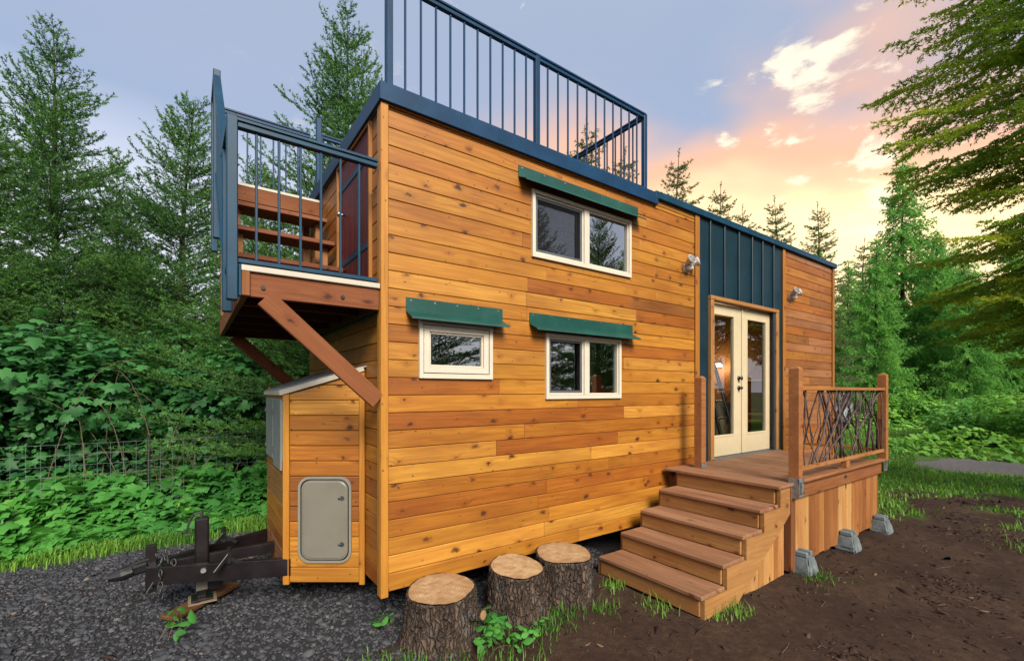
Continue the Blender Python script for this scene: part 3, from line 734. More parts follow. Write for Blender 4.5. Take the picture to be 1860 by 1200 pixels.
for k in range(14):
    a = .215 + k * .1258; b = a + .1245
    e0, e1 = .045, LS - .045
    top = lambda q: 1.965 - .20 * q / LS
    if b <= top(e1): pts = [(e0, a), (e1, a), (e1, b), (e0, b)]
    elif a >= top(e0): continue
    else:
        x_ = lambda z: (1.965 - z) * LS / .20
        pts = [(e0, a), (min(e1, x_(a)), a)] + ([(e1, top(e1))] if x_(a) > e1 else []) + [(max(e0, x_(b)), b) if x_(b) > e0 else (e0, top(e0))] + ([(e0, b)] if x_(b) > e0 else [])
    pts = [(q, z - .0015 if z == b else z) for q, z in pts]; m_ = len(pts); cq = sum(q for q, z in pts) / m_; cz_ = (a + b) / 2
    V = [side_p(q, z, -.012) for q, z in pts] + [side_p(q, z, .008) for q, z in pts] + [side_p(cq + (q - cq) * .99, cz_ + (z - cz_) * .88, .015) for q, z in pts]
    MB().add(V, [tuple(range(2 * m_, 3 * m_))] + [(r_ * m_ + q, r_ * m_ + (q + 1) % m_, r_ * m_ + m_ + (q + 1) % m_, r_ * m_ + m_ + q) for r_ in (0, 1) for q in range(m_)]).build('board', M['boxside'], nose, tone(BOXTONE[k]), side_p(LS / 2, (a + b) / 2))
for s, wd_ in ((LS - .018, .052), (.020, .045)):
    bar('corner_board', side_p(s, .20, .016), side_p(s, 1.78 if s > .3 else 1.96, .016), .022, wd_, M['trimwood'], nose, tone(HONEY), .004, up=u)
for k in range(8):
    a = .215 + k * .1258
    bar('board', (N1.x - .006, N1.y + .008, a + .062), (N1.x - .006, N2.y, a + .062), T, .1245, M['cedar'], nose, pick(BROWN, AMBER, (.36, .17, .07)), .0055)
u2 = (N3 - N2).normalized(); 
for k in range(13):
    a = .215 + k * .1258
    bar('board', N2 + Vector((-.0, .006, a + .062)), N3 + Vector((0, .006, a + .062)), T, .1245, M['cedar'], nose, pick(HONEY, AMBER), .0055)
bar('face_frame', (N1.x - .008, N1.y + .01, 1.755), (N1.x - .008, N2.y, 1.755), .02, .05, M['trimwood'], nose, AMBER)
for y0, y1, z0 in ((.875, 1.285, 1.13), (1.305, 1.75, 1.18)):
    lk = MB().box(N1.x - .030, N1.x - .006, y0, y1, z0, 1.735, .008).build('locker_door', M['locker'], nose, loc=(N1.x, (y0 + y1) / 2, 1.4))
    for z in (1.62, 1.28): MB().box(N1.x - .042, N1.x - .030, y1 - .06, y1 - .02, z - .02, z + .02).build('latch', M['steel'], lk)
# box roof: ribbed sheet between cream fascia boards
rf = MB()
for k in range(22):
    f0, f1 = k / 22, (k + 1) / 22
    lo = [N1 + (N2 - N1) * f for f in (f0, f1)]; hi = [Vector((.0, .40 + 1.80 * f, 0)) for f in (f0, f1)]
    zt = .0 if k % 2 else .012
    V = [Vector((p.x - (.03 if j < 2 else 0), p.y, (1.80 if j < 2 else 2.0) + zt)) for j, p in enumerate((lo[0], lo[1], hi[1], hi[0]))]
    rf.add([tuple(v) for v in V] + [(v.x, v.y, v.z - .012) for v in V], [(0, 1, 2, 3), (7, 6, 5, 4), (0, 4, 5, 1), (1, 5, 6, 2), (2, 6, 7, 3), (3, 7, 4, 0)])
brf = rf.build('box_roof', M['boxroof'], nose)
bar('fascia', side_p(LS + .03, 1.782, .030), side_p(-.0, 1.984, .030), .02, .040, M['flashing'], brf, None, .003)
bar('fascia', (N1.x - .032, N1.y - .02, 1.782), (N1.x - .032, N2.y + .02, 1.782), .02, .036, M['flashing'], brf, None, .003)
# rounded service hatch on the box side
def rrect(w_, h_, r, n=6):
    pts = []
    for cx, cy_, a0 in ((w_ / 2 - r, h_ / 2 - r, 0), (-w_ / 2 + r, h_ / 2 - r, 90), (-w_ / 2 + r, -h_ / 2 + r, 180), (w_ / 2 - r, -h_ / 2 + r, 270)):
        for i in range(n + 1): a = math.radians(a0 + 90 * i / n); pts.append((cx + r * math.cos(a), cy_ + r * math.sin(a)))
    return pts
hc = side_p(LS / 2 - .008, .738, .016)
def hatch_part(name, mat, w_, h_, r, o0, o1, parent, hole=None, smooth=False):
    mb = MB(); P0 = rrect(w_, h_, r); n = len(P0)
    def wp(p, o): q = hc + u * -p[0] + Vector((0, 0, p[1])) + un * o; return (q.x, q.y, q.z)
    if hole is None:
        mb.add([wp(p, o0) for p in P0] + [wp((p[0] * .985, p[1] * .99), o1) for p in P0], [(i, (i + 1) % n, n + (i + 1) % n, n + i) for i in range(n)] + [tuple(range(n, 2 * n))])
    else:
        P1 = rrect(*hole)
        mb.add([wp(p, o0) for p in P0] + [wp(p, o1) for p in P0] + [wp(p, o1) for p in P1] + [wp(p, o0) for p in P1],
               [(i, (i + 1) % n, n + (i + 1) % n, n + i) for i in range(n)] + [(n + i, n + (i + 1) % n, 2 * n + (i + 1) % n, 2 * n + i) for i in range(n)] + [(2 * n + i, 2 * n + (i + 1) % n, 3 * n + (i + 1) % n, 3 * n + i) for i in range(n)])
    return mb.build(name, mat, parent)
hr = hatch_part('service_hatch', M['hatchrim'], .440, .712, .095, -.006, .016, nose, (.402, .674, .080))
hr2 = MB()
P0 = rrect(.380, .652, .072); P1 = rrect(.362, .634, .064); n = len(P0)
def hp(p, o): q = hc + u * -p[0] + Vector((0, 0, p[1])) + un * o; return (q.x, q.y, q.z)
MB().add([hp(p, .004) for p in rrect(.404, .676, .08)], [tuple(range(len(P0)))]).build('gasket', M['black'], nose)
MB().add([hp(p, .004) for p in P0] + [hp(p, .014) for p in P0] + [hp(p, .014) for p in P1] + [hp(p, .018) for p in rrect(.350, .622, .06)], [(i, (i + 1) % n, n + (i + 1) % n, n + i) for i in range(n)] + [(n + i, n + (i + 1) % n, 2 * n + (i + 1) % n, 2 * n + i) for i in range(n)] + [(2 * n + i, 2 * n + (i + 1) % n, 3 * n + (i + 1) % n, 3 * n + i) for i in range(n)] + [tuple(range(3 * n, 4 * n))]).build('hatch_door', M['hatch'], nose)
for dz in (.18, -.20):
    q0 = hc + u * -.145 + Vector((0, 0, dz))
    MB().tube([q0 + un * .014, q0 + un * .022], .020, 12).bar(q0 + un * .026 - u * -.03, q0 + un * .026 + u * .012, .010, .014).build('latch', M['steel'], nose)

# ------------------------------------------------------------------ trailer frame, tongue, jack
tg = MB()
tg.bar((-.50, .80, .345), (-1.46, 1.24, .345), .05, .14).bar((-.50, 1.80, .355), (-1.46, 1.36, .345), .05, .14).bar((-.45, 1.3, .385), (-1.40, 1.3, .375), .055, .09)
tg.box(-1.47, -1.33, 1.22, 1.38, .28, .42).box(-.05, -.0, .6, 2.0, .30, .42)
tongue = tg.build('trailer_tongue', M['frame_steel'], house, loc=(-1.0, 1.3, .45)); tongue['label'] = 'dark steel trailer tongue with coupler, jack and chain'
MB().box(.6, 7.8, .45, .53, .20, .36).box(.6, 7.8, 2.07, 2.15, .20, .36).build('chassis', M['frame_steel'], house, loc=(4, 1.3, .3))
MB().box(.2, 8.2, .2, 2.4, .372, .40).build('underfloor', M['black'], house, loc=(4, 1.3, .3))
MB().bar((-1.45, 1.3, .41), (-1.56, 1.3, .39), .075, .075, .015).tube([(-1.55, 1.3, .39), (-1.62, 1.3, .375), (-1.70, 1.3, .365)], [.045, .052, .03], 12).bar((-1.46, 1.3, .47), (-1.60, 1.3, .43), .03, .012).build('coupler', M['black'], tongue, smooth=False)
MB().bar((-1.44, 1.3, .20), (-1.44, 1.3, .57), .07, .05).box(-1.475, -1.405, 1.24, 1.36, .21, .32).build('hitch_plate', M['frame_steel'], tongue)
for y, z in ((1.235, .30), (1.235, .25), (1.235, .40)): MB().tube([(-1.44, y, z), (-1.44, y - .015, z)], .014, 6).build('bolt', M['steel'], tongue)
jk = MB().box(-1.155, -1.055, 1.25, 1.35, .30, .735, .012).box(-1.14, -1.07, 1.265, 1.335, .07, .31, .006).box(-1.18, -1.03, 1.22, 1.38, .056, .072).build('jack', M['frame_steel'], tongue, loc=(-1.105, 1.3, .05))
MB().tube([(-1.105, 1.3, .735), (-1.105, 1.3, .80)], .012, 8).tube([(-1.105, 1.3, .775), (-1.155, 1.33, .770), (-1.185, 1.345, .71), (-1.22, 1.36, .60), (-1.17, 1.34, .59)], .009, 8).build('crank', M['chain'], jk)
MB().box(-1.145, -1.065, 1.261, 1.266, .135, .215).build('plate', M['hatch'], jk)
MB().box(-1.10, -.96, 1.28, 1.34, .12, .30).build('motor', M['black'], jk)
ch = MB()
def link(c, axis_, s=.022):
    pts = []
    for i in range(11):
        a = 2 * math.pi * i / 10; p = Vector((math.cos(a) * s * .65, 0, math.sin(a) * s * 1.25)); p.rotate(Euler((.2, .1, axis_))); pts.append(Vector(c) + p)
    ch.tube(pts, .0048, 5, False)
cp = [(-1.36, 1.2, .57), (-1.37, 1.16, .53), (-1.38, 1.17, .48), (-1.375, 1.16, .43), (-1.37, 1.17, .385), (-1.375, 1.165, .335), (-1.38, 1.16, .29), (-1.375, 1.17, .25), (-1.34, 1.17, .55), (-1.32, 1.16, .51), (-1.29, 1.16, .50), (-1.40, 1.17, .565), (-1.33, 1.16, .59)]
for i, c in enumerate(cp): link((c[0], c[1], c[2] - .06), 1.5 * (i % 2) + .3 * i)
ch.build('safety_chain', M['chain'], tongue, smooth=True)
MB().tube([(-1.42, 1.2, .30), (-1.46, 1.17, .24), (-1.43, 1.16, .20), (-1.36, 1.17, .24), (-1.30, 1.18, .30), (-1.15, 1.2, .26), (-.95, 1.1, .26)], .007, 6).tube([(-1.45, 1.22, .48), (-1.52, 1.2, .47), (-1.60, 1.22, .43)], .006, 5).build('cable', M['rubber'], tongue)
for x, y in ((-.93, .96), (-.93, 1.62)):
    MB().bar((x, y, .415), (x, y, .52), .03, .03).bar((x - .02, y, .47), (x + .10, y - .02, .39), .012, .03).bar((x, y - .01, .49), (x - .10, y - .045, .37), .014, .03).tube([(x, y - .01, .52), (x, y - .01, .55)], .016, 8).build('spring_bracket', M['black'], tongue)
MB().tube([(-1.10, 1.055, .37), (-1.10, 1.03, .37)], .02, 8).build('bolt', M['galv'], tongue)

# chocks of wood under the jack
bd = MB().bar((-1.33, 1.10, .028), (-.86, 1.52, .040), .15, .034, .006).build('plank_under_jack', M['roughwood'], None, (.15, .075, .035), (-1.1, 1.3, .01))
bd.name = 'wooden_plank'; tag(bd, 'weathered brown plank lying on the gravel under the tongue jack', 'plank')
bd2 = MB().box(-1.20, -1.0, 1.19, 1.40, .0465, .0555).build('wooden_pad', M['roughwood'], None, (.30, .27, .20), (-1.1, 1.3, .05))
tag(bd2, 'small grey board between the jack foot and the brown plank', 'board')

# ------------------------------------------------------------------ interior seen through the panes
def soft_block(name, c, s, mat, parent=None, r=.08, label=None, cat=None, rot=None):
    bm = bmesh.new(); bmesh.ops.create_cube(bm, size=1)
    for v in bm.verts: v.co = Vector((v.co.x * s[0], v.co.y * s[1], v.co.z * s[2]))
    bmesh.ops.bevel(bm, geom=bm.edges[:], offset=r, segments=4, profile=.6, affect='EDGES')
    me = bpy.data.meshes.new(name); bm.to_mesh(me); bm.free()
    for p in me.polygons: p.use_smooth = True
    o = put(name, me, mat, parent, c, rot)
    return tag(o, label, cat) if label else o
sofa = empty('sofa', (7.1, 1.25, .893), 'tan sofa inside behind the glass doors', 'sofa')
soft_block('seat', (7.1, 1.25, 1.13), (1.7, .8, .22), M['fabric'], sofa); soft_block('base', (7.1, 1.25, .955), (1.7, .78, .12), M['fabric'], sofa, .02)
soft_block('backrest', (7.1, 1.60, 1.25), (1.7, .16, .36), M['fabric'], sofa, .06)
soft_block('armrest', (6.24, 1.25, 1.13), (.2, .8, .46), M['fabric'], sofa); soft_block('armrest', (7.96, 1.25, 1.13), (.2, .8, .46), M['fabric'], sofa)
for x, l in ((6.56, 'left'), (6.95, 'right')): soft_block('pillow', (x, 1.12, 1.40), (.36, .16, .34), M['pillow'], None, .07, f'pale {l} pillow on the tan sofa indoors', 'pillow', Euler((-.3, .25, .2)).to_quaternion())
lad = empty('ladder', (5.7, .62, .893), 'dark loft ladder leaning inside behind the left glass door', 'ladder')
for x in (5.55, 5.93): bar('stile', (x, .45, .90), (x + .10, 1.05, 2.70), .035, .06, M['black'], lad, up=(1, 0, 0))
for k in range(6):
    f = (k + .7) / 6.6; bar('rung', (5.55 + .10 * f, .45 + .6 * f, .9 + 1.8 * f), (5.93 + .10 * f, .45 + .6 * f, .9 + 1.8 * f), .03, .03, M['black'], lad)
lamp = empty('wall_lamp', (8.2, 2.1, 2.36), 'small lit wall lamp glowing inside the house', 'lamp')
MB().box(8.24, 8.295, 2.07, 2.13, 2.30, 2.46).build('bracket', M['black'], lamp)
MB().tube([(8.20, 2.1, 2.33), (8.20, 2.1, 2.36), (8.20, 2.1, 2.40)], [.085, .095, .05], 12).build('lamp_shade', M['glow'], lamp)
ll = bpy.data.lights.new('lamp_light', 'POINT'); ll.energy = 9; ll.color = (1, .62, .28); ll.shadow_soft_size = .1
lo_ = bpy.data.objects.new('bulb', ll); reg(lo_, lamp, (8.0, 2.05, 2.30))
wr = rect_frame(MB(), 0, .8, 1.30, 2.05, .04, -.02, .02)
wr.v = [(HL - .07 + p[1], .95 + p[0], p[2]) for p in wr.v]; wr.build('window_frame', M['white'], house, loc=(HL, 1.3, 1.3))
MB().box(HL - .012 - .06, HL - .009 - .06, .98, 1.72, 1.33, 2.02, .0005).build('rear_pane', M['glass'], house)
cab = empty('cabinet', (2.2, 1.9, .893), 'orange wooden cabinet inside behind the lower sliding window', 'cabinet')
MB().box(1.75, 2.25, 1.3, 1.75, .893, 2.15).build('carcass', M['inwood'], cab, (.52, .17, .045)); MB().box(1.77, 2.23, 1.28, 1.298, .92, 2.12).build('cabinet_door', M['inwood'], cab, (.60, .20, .05))

# ------------------------------------------------------------------ porch with steps
porch = empty('porch', (4.6, -.7, 0), 'low timber porch with steps, twig railing and vertical board skirt', 'porch')
ZD = .90
DK = (.38, .215, .125); RS = (.48, .255, .095)
def pp(name, a, b, wy, wz, col, mat='deckwood', parent=None, **k): return bar(name, a, b, wy, wz, M[mat], parent or porch, tone(col, .12), k.pop('ch', .005), **k)
for k in range(21):                            # deck planks run out from the wall
    x = 3.34 + .07 + k * .1425
    if x > 6.22: break
    pp('deck_plank', (x, -.045, ZD - .014), (x, -1.315 if x > 3.6 else -1.33, ZD - .014), .138, .028, DK)
# steps go down along the wall
SY0, SY1 = -.205, -1.265
STEP = [(3.03, .72), (2.72, .54), (2.405, .36), (2.09, .18)]
pp('tread', (3.35, SY0, ZD - .016), (3.35, SY1 - .06, ZD - .016), .03, .034, DK)
for x, z in STEP:
    pp('tread', (x + .0835, SY0, z - .017), (x + .0835, SY1 - .035, z - .017), .167, .034, DK); pp('tread', (x + .2525, SY0, z - .017), (x + .2525, SY1 - .035, z - .017), .167, .034, DK)
for x, z in [(3.375, ZD)] + [(x + .035, z) for x, z in STEP]:
    pp('riser', (x, SY0 + .002, z - .108), (x, SY1 + .0, z - .108), .024, .143, RS, 'roughwood')
for y in (SY1 - .021, SY0 + .022):                # stringers, cut as sawteeth
    pr = [(2.125, -.01), (2.125, .144)]
    for k, (x, z) in enumerate(reversed(STEP)):
        x1 = x + .035 + .315; pr += [(x + .048 + .0, z - .036), (x1 + .012, z - .036)]
        if k < 3: pr.append((x1 + .012, z + .14))
    pr += [(3.40, .685), (3.40, .86), (3.60, .86), (3.60, .60), (2.62, -.01)]
    MB().prism(pr, y - .019, y + .019, 'Y').build('stringer', M['roughwood'], porch, tone(RS, .05), (2.9, y, .3))
# skirt of vertical boards under the stair and along the deck edge
SK = [(.54, .29, .11), (.42, .195, .062), (.64, .40, .15), (.31, .125, .040), (.58, .33, .115), (.38, .165, .052)]
x = 2.66
while x < 3.50:
    wd_ = rnd.choice([.09, .12, .14]); ztop = min(.84, (x - 2.62) * .62 - .01)
    if ztop > .08: bar('skirt_board', (x + wd_ / 2, SY1 + .022, -.03), (x + wd_ / 2, SY1 + .022, ztop + .10), .018, wd_ - .004, M['roughwood'], porch, tone(rnd.choice(SK[:3] + SK[4:5])), .004, up=(1, 0, 0))
    x += wd_
DY = -1.305
x = 3.72; k = 0
pat = [4, 0, 2, 3, 3, 1, 3, 1, 5, 2, 4, 2, 1, 1, 5, 3, 1, 5, 1, 3]
while x < 6.18:
    wd_ = (.13, .15, .10, .14, .12)[k % 5]; wd_ = min(wd_, 6.205 - x)
    bar('skirt_board', (x + wd_ / 2, DY + .04, .03 + rnd.uniform(0, .03)), (x + wd_ / 2, DY + .04, .80), .02, wd_ - .005, M['roughwood'], porch, tone(SK[pat[k % 20]]), .004, up=(1, 0, 0)); x += wd_; k += 1
y = DY + .06
while y < -.1:
    bar('skirt_board', (6.19, y + .06, .03), (6.19, y + .06, .80), .12, .02, M['roughwood'], porch, tone(rnd.choice(SK)), .004, up=(1, 0, 0)); y += .124
    bar('skirt_board', (3.505, y - .06, .0), (3.505, y - .06, .80), .12, .02, M['roughwood'], porch, tone(rnd.choice(SK)), .004, up=(1, 0, 0))
pp('rim_joist', (3.61, DY + .01, .80), (6.24, DY + .01, .80), .038, .145, (.30, .125, .05), 'roughwood')
pp('rim_joist', (6.225, DY + .03, .80), (6.225, -.06, .80), .034, .144, (.30, .125, .05), 'roughwood')
pp('edge_board', (3.73, DY - .025, ZD + .008), (6.26, DY - .025, ZD + .008), .07, .034, (.40, .20, .09), 'roughwood')
pp('corner_leg', (3.66, DY + .04, .02), (3.66, DY + .04, .73), .09, .09, (.26, .11, .045), 'roughwood')
# posts with chamfered tops
def post(x, y, z0, z1, s=.092, col=(.44, .20, .075)):
    h = s / 2; c = .022
    mb = MB().add([(x + a * h, y + b * h, z) for z in (z0, z1 - c) for a, b in ((-1, -1), (1, -1), (1, 1), (-1, 1))] + [(x + a * (h - c), y + b * (h - c), z1) for a, b in ((-1, -1), (1, -1), (1, 1), (-1, 1))],
                  [(3, 2, 1, 0), (8, 9, 10, 11)] + [(r * 4 + i, r * 4 + (i + 1) % 4, r * 4 + 4 + (i + 1) % 4, r * 4 + 4 + i) for r in (0, 1) for i in range(4)])
    return mb.build('post', M['roughwood'], porch, tone(col), (x, y, z0))
post(3.67, -1.325, .90, 2.04); post(6.20, -1.325, .90, 2.03); post(3.72, -.27, .90, 1.975); post(6.20, -.31, .90, 2.03)
for x, y, z in ((3.67, -1.375, .86), (6.235, -1.345, .85)):
    MB().box(x - .055, x + .05, y - .006, y, z - .09, z + .09).box(x - .052, x - .047, y - .03, y - .002, z - .05, z + .06).build('bracket', M['galv'], porch)
    for dx, dz in ((-.03, .05), (.03, .05), (-.03, -.05), (.03, -.05)): MB().tube([(x + dx, y - .006, z + dz), (x + dx, y - .016, z + dz)], .010, 6).build('bolt', M['steel'], porch)
MB().box(3.618, 3.622, -1.37, -1.28, .75, .95).build('bracket', M['galv'], porch)
MB().box(3.67, 3.77, -.322, -.318, .905, .96).build('bracket', M['galv'], porch)
MB().tube([(4.95, DY - .012, .82), (4.95, DY - .024, .82)], .018, 8).build('bolt', M['steel'], porch)
RW_ = (.44, .205, .075)
for name, a, b in (('twig_railing', (3.72, -1.325), (6.15, -1.325)), ('twig_railing', (6.20, -1.275), (6.20, -.36))):
    mid = ((a[0] + b[0]) / 2, (a[1] + b[1]) / 2, 1.8)
    tr = MB().bar((*a, 1.825), (*b, 1.825), .085, .034).build(name, M['roughwood'], porch, RW_, mid)
    bar('bottom_rail', (*a, 1.03), (*b, 1.03), .06, .036, M['roughwood'], tr, tone(RW_))
    bar('rail_block', ((a[0] + b[0]) / 2 - .05, mid[1], .965), ((a[0] + b[0]) / 2 + .05, mid[1], .965), .06, .08, M['roughwood'], tr, RW_) if name and b[0] - a[0] > 1 else None
    L = Vector((b[0] - a[0], b[1] - a[1])).length; n = 26 if L > 2 else 12
    for i in range(n):
        f0 = (i + rnd.uniform(.1, .9)) / n; f1 = min(.985, max(.015, f0 + rnd.gauss(0, .19)))
        p0 = Vector((a[0] + (b[0] - a[0]) * f0, a[1] + (b[1] - a[1]) * f0, 1.05)); p1 = Vector((a[0] + (b[0] - a[0]) * f1, a[1] + (b[1] - a[1]) * f1, 1.808))
        off = Vector((rnd.uniform(-.09, .09) * (b[0] - a[0]) / L, rnd.uniform(-.03, .03), 0)); wob = [Vector((rnd.uniform(-.02, .02), rnd.uniform(-.012, .012), 0)) for _ in range(7)]
        pts = [p0.lerp(p1, j / 6) + off * math.sin(math.pi * j / 6) + (wob[j] if 0 < j < 6 else Vector()) for j in range(7)]
        r0 = rnd.choice([.006, .007, .009, .011, .014]); rr_ = [r0 * (1.1 - .4 * j / 6) for j in range(7)]
        if rnd.random() < .5: rr_.reverse()
        mb = MB().tube(pts, rr_, 6)
        if rnd.random() < .45:
            j = rnd.randint(2, 4); sg = rnd.choice((-1, 1)); e = pts[j] + Vector((sg * .13 * (b[0] - a[0]) / L, sg * .13 * (b[1] - a[1]) / L, .26)); mb.tube([pts[j], pts[j].lerp(e, .5) + Vector((0, .008, -.01)), e], [r0 * .7, r0 * .55, r0 * .4], 5)
        mb.build('twig', M['twigbark'], tr, smooth=True)

# concrete pier blocks
for i, (x, y, lab) in enumerate(((3.82, -1.33, 'nearest concrete pier block at the foot of the porch corner'), (4.95, -1.345, 'middle concrete pier block along the porch skirt'), (6.05, -1.345, 'farthest concrete pier block at the far porch corner'))):
    pb = empty('pier_block', (x, y, -.02), lab, 'block', 'concrete blocks under the porch')
    s0, s1, h_ = .105, .070, .165; V = []
    for z, s in ((-.02, s0), (.03, s0), (h_, s1)): V += [(x + a * s, y + b * s, z) for a, b in ((-1, -1), (1, -1), (1, 1), (-1, 1))]
    mb = MB().add(V, [(3, 2, 1, 0), (8, 9, 10, 11)] + [(r * 4 + j, r * 4 + (j + 1) % 4, r * 4 + 4 + (j + 1) % 4, r * 4 + 4 + j) for r in (0, 1) for j in range(4)])
    o = mb.build('body', M['concrete'], pb)
    bm = bmesh.new(); bm.from_mesh(o.data); bmesh.ops.bevel(bm, geom=bm.edges[:], offset=.014, segments=2, affect='EDGES'); bmesh.ops.subdivide_edges(bm, edges=bm.edges[:], cuts=2)
    for v in bm.verts: v.co += Vector((rnd.gauss(0, .0025), rnd.gauss(0, .0025), rnd.gauss(0, .002)))
    bm.to_mesh(o.data); bm.free()
    for a in ((-.068, -.024), (.024, .068)): MB().box(x + a[0], x + a[1], y - .064, y + .064, h_ - .01, h_ + .042, .012).build('lug', M['concrete'], pb)

# ------------------------------------------------------------------ flood lights on the wall
def flood(x, z, lab):
    f = empty('flood_light', (x, -.022, z), lab, 'light', 'flood lights on the long wall')
    MB().tube([(x, -.001, z), (x, -.03, z)], [.055, .05], 16).build('base_plate', M['plastic'], f, smooth=False)
    MB().tube([(x, -.03, z), (x, -.07, z + .0), (x, -.09, z - .025)], [.04, .045, .03], 12).build('sensor', M['plastic'], f, smooth=True)
    for s in (-1, 1):
        c = Vector((x + s * .05, -.07, z + .055)); d = Vector((s * .35 + .25, -.75, .35)).normalized()
        hd = MB().tube([c - d * .03, c + d * .02, c + d * .06, c + d * .075], [.025, .036, .058, .060], 14).build('lamp_head', M['plastic'], f, smooth=False)
        MB().tube([c + d * .0755, c + d * .079], [.052, .050], 14).build('lens', M['galv'], hd)
        MB().tube([(x, -.045, z + .02), c - d * .02], .014, 8).build('arm', M['plastic'], f)
flood(3.83, 3.32, 'white twin flood light left of the metal panel'); flood(6.66, 3.30, 'white twin flood light right of the metal panel')

# ------------------------------------------------------------------ stumps
def stump(x, y, r, h_, seed, lab, tilt=(0, 0), flare=1.25, branch=None, oval=1.0):
    rs = np.random.RandomState(seed); e = empty('tree_stump', (x, y, 0), lab, 'stump', 'cut stumps by the wall')
    K_, R_ = 120, 34; th = np.linspace(0, 2 * np.pi, K_, endpoint=False); V = []
    low = sum(rs.uniform(.01, .035) * np.cos(k * th + rs.uniform(0, 6)) for k in range(2, 6))
    for j in range(R_):
        f = j / (R_ - 1); z = -.04 + (h_ + .04) * f
        fl = 1 + (flare - 1) * (1 - f) ** 2.2
        # bark plates: ridged vertical furrows
        ridge = np.abs(np.sin(th * 13 + 1.6 * np.sin(f * 7 + th * 3) + vnoise(th * 3, np.full(K_, f * 5), seed) * 4)) * .6 + vnoise(th * 14, np.full(K_, f * 9), seed + 1) * .7 + vnoise(th * 30, np.full(K_, f * 26), seed + 2) * .5
        rr_ = r * (fl + low) + (ridge - .9) * .020 * (1 if f < .985 else .4)
        V.append(np.stack([np.cos(th) * rr_ * oval, np.sin(th) * rr_, np.full(K_, z) + tilt[0] * np.cos(th) * rr_ * f + tilt[1] * np.sin(th) * rr_ * f], 1))
    rin = r * (1 + low) - .016; V.append(np.stack([np.cos(th) * rin * oval, np.sin(th) * rin, np.full(K_, h_ - .004) + tilt[0] * np.cos(th) * rin + tilt[1] * np.sin(th) * rin], 1)); R_ += 1
    V = np.concatenate(V); q = []
    for j in range(R_ - 1):
        a = j * K_ + np.arange(K_); b = j * K_ + (np.arange(K_) + 1) % K_; q.append(np.stack([a, b, b + K_, a + K_], 1))
    put('bark', npmesh('bark', V, np.concatenate(q), smooth=True), M['bark'], e, (x, y, 0))
    # cut face: rings of vertices, slightly dished inside the bark lip
    W_ = []; F4 = []
    rad = r * (1 + low) - .013
    RR = 9
    for j in range(RR):
        g = 1 - j / RR; W_.append(np.stack([np.cos(th) * rad * g * oval, np.sin(th) * rad * g, h_ + .004 + tilt[0] * np.cos(th) * rad * g + tilt[1] * np.sin(th) * rad * g + (vnoise(np.cos(th) * g * 6 + 9, np.sin(th) * g * 6 + 9, seed) - .5) * .008], 1))
    W_.append(np.array([[0, 0, h_ + .004]]))
    for j in range(RR - 1):
        a = j * K_ + np.arange(K_); b = j * K_ + (np.arange(K_) + 1) % K_; F4.append(np.stack([a, b, b + K_, a + K_], 1))
    a = (RR - 1) * K_ + np.arange(K_); b = (RR - 1) * K_ + (np.arange(K_) + 1) % K_
    F4.append(np.stack([a, b, np.full(K_, RR * K_), np.full(K_, RR * K_)], 1)[:, [0, 1, 2, 2]])
    allf = np.concatenate(F4[:-1]); me = bpy.data.meshes.new('cut'); me.from_pydata([tuple(v) for v in np.concatenate(W_)], [], [tuple(f) for f in allf] + [(int(p), int(q_), RR * K_) for p, q_ in zip(a, b)])
    put('cut_face', me, M['cut'], e, (x, y, 0))
    if branch:
        p0, p1 = Vector(branch[0]), Vector(branch[1]); MB().tube([p0, p0.lerp(p1, .6), p1], [.06, .045, .042], 14).build('branch_stub', M['bark'], e)
        d = (p1 - p0).normalized(); MB().tube([p1, p1 + d * .004], [.033, .032], 14).build('branch_cut', M['cut'], e)
stump(.335, -.285, .245, .335, 1, 'nearest tree stump with a sawn branch stub near its base', (.02, .05), 1.28, ((.47, -.48, .19), (.515, -.585, .205)), 1.06)
stump(.965, -.37, .215, .385, 2, 'middle tree stump tilting towards the front, pale cut top', (-.01, .14), 1.22)
stump(1.50, -.34, .255, .375, 3, 'round tree stump standing next to the bottom step', (.0, .03), 1.08)

# ------------------------------------------------------------------ vegetation
def needle_mesh(S, E, seed, nl=.03, nw=.006, dens=140, flat=.55, tint_seg=None, fwd=.75):
    """fringe of narrow triangles along twig segments S->E"""
    rs = np.random.RandomState(seed); S = np.asarray(S); E = np.asarray(E)
    d = E - S; L = np.linalg.norm(d, axis=1) + 1e-6; d = d / L[:, None]
    cnt = np.maximum(3, (L * dens).astype(int)); idx = np.repeat(np.arange(len(S)), cnt); n = len(idx)
    tt = rs.rand(n); D = d[idx]; P = S[idx] + D * (tt * L[idx])[:, None]
    rv = rs.normal(size=(n, 3)); rv[:, 2] *= flat; rad = rv - D * np.sum(rv * D, 1)[:, None]; rad /= np.linalg.norm(rad, axis=1)[:, None] + 1e-6
    dirn = rad + D * fwd; dirn /= np.linalg.norm(dirn, axis=1)[:, None]
    side = np.cross(dirn, rs.normal(size=(n, 3))); side /= np.linalg.norm(side, axis=1)[:, None] + 1e-6
    ln = nl * rs.uniform(.7, 1.25, n)[:, None]; hw = nw * .5
    V = np.empty((n, 3, 3), dtype=np.float32); V[:, 0] = P - side * hw; V[:, 1] = P + side * hw; V[:, 2] = P + dirn * ln
    ti = rs.rand(len(S)) if tint_seg is None else np.asarray(tint_seg)
    ti = np.clip(ti[idx] * .75 + rs.rand(n) * .25, 0, 1)
    return npmesh('needles', V.reshape(-1, 3), np.arange(n * 3).reshape(-1, 3), tint=np.repeat(ti, 3))

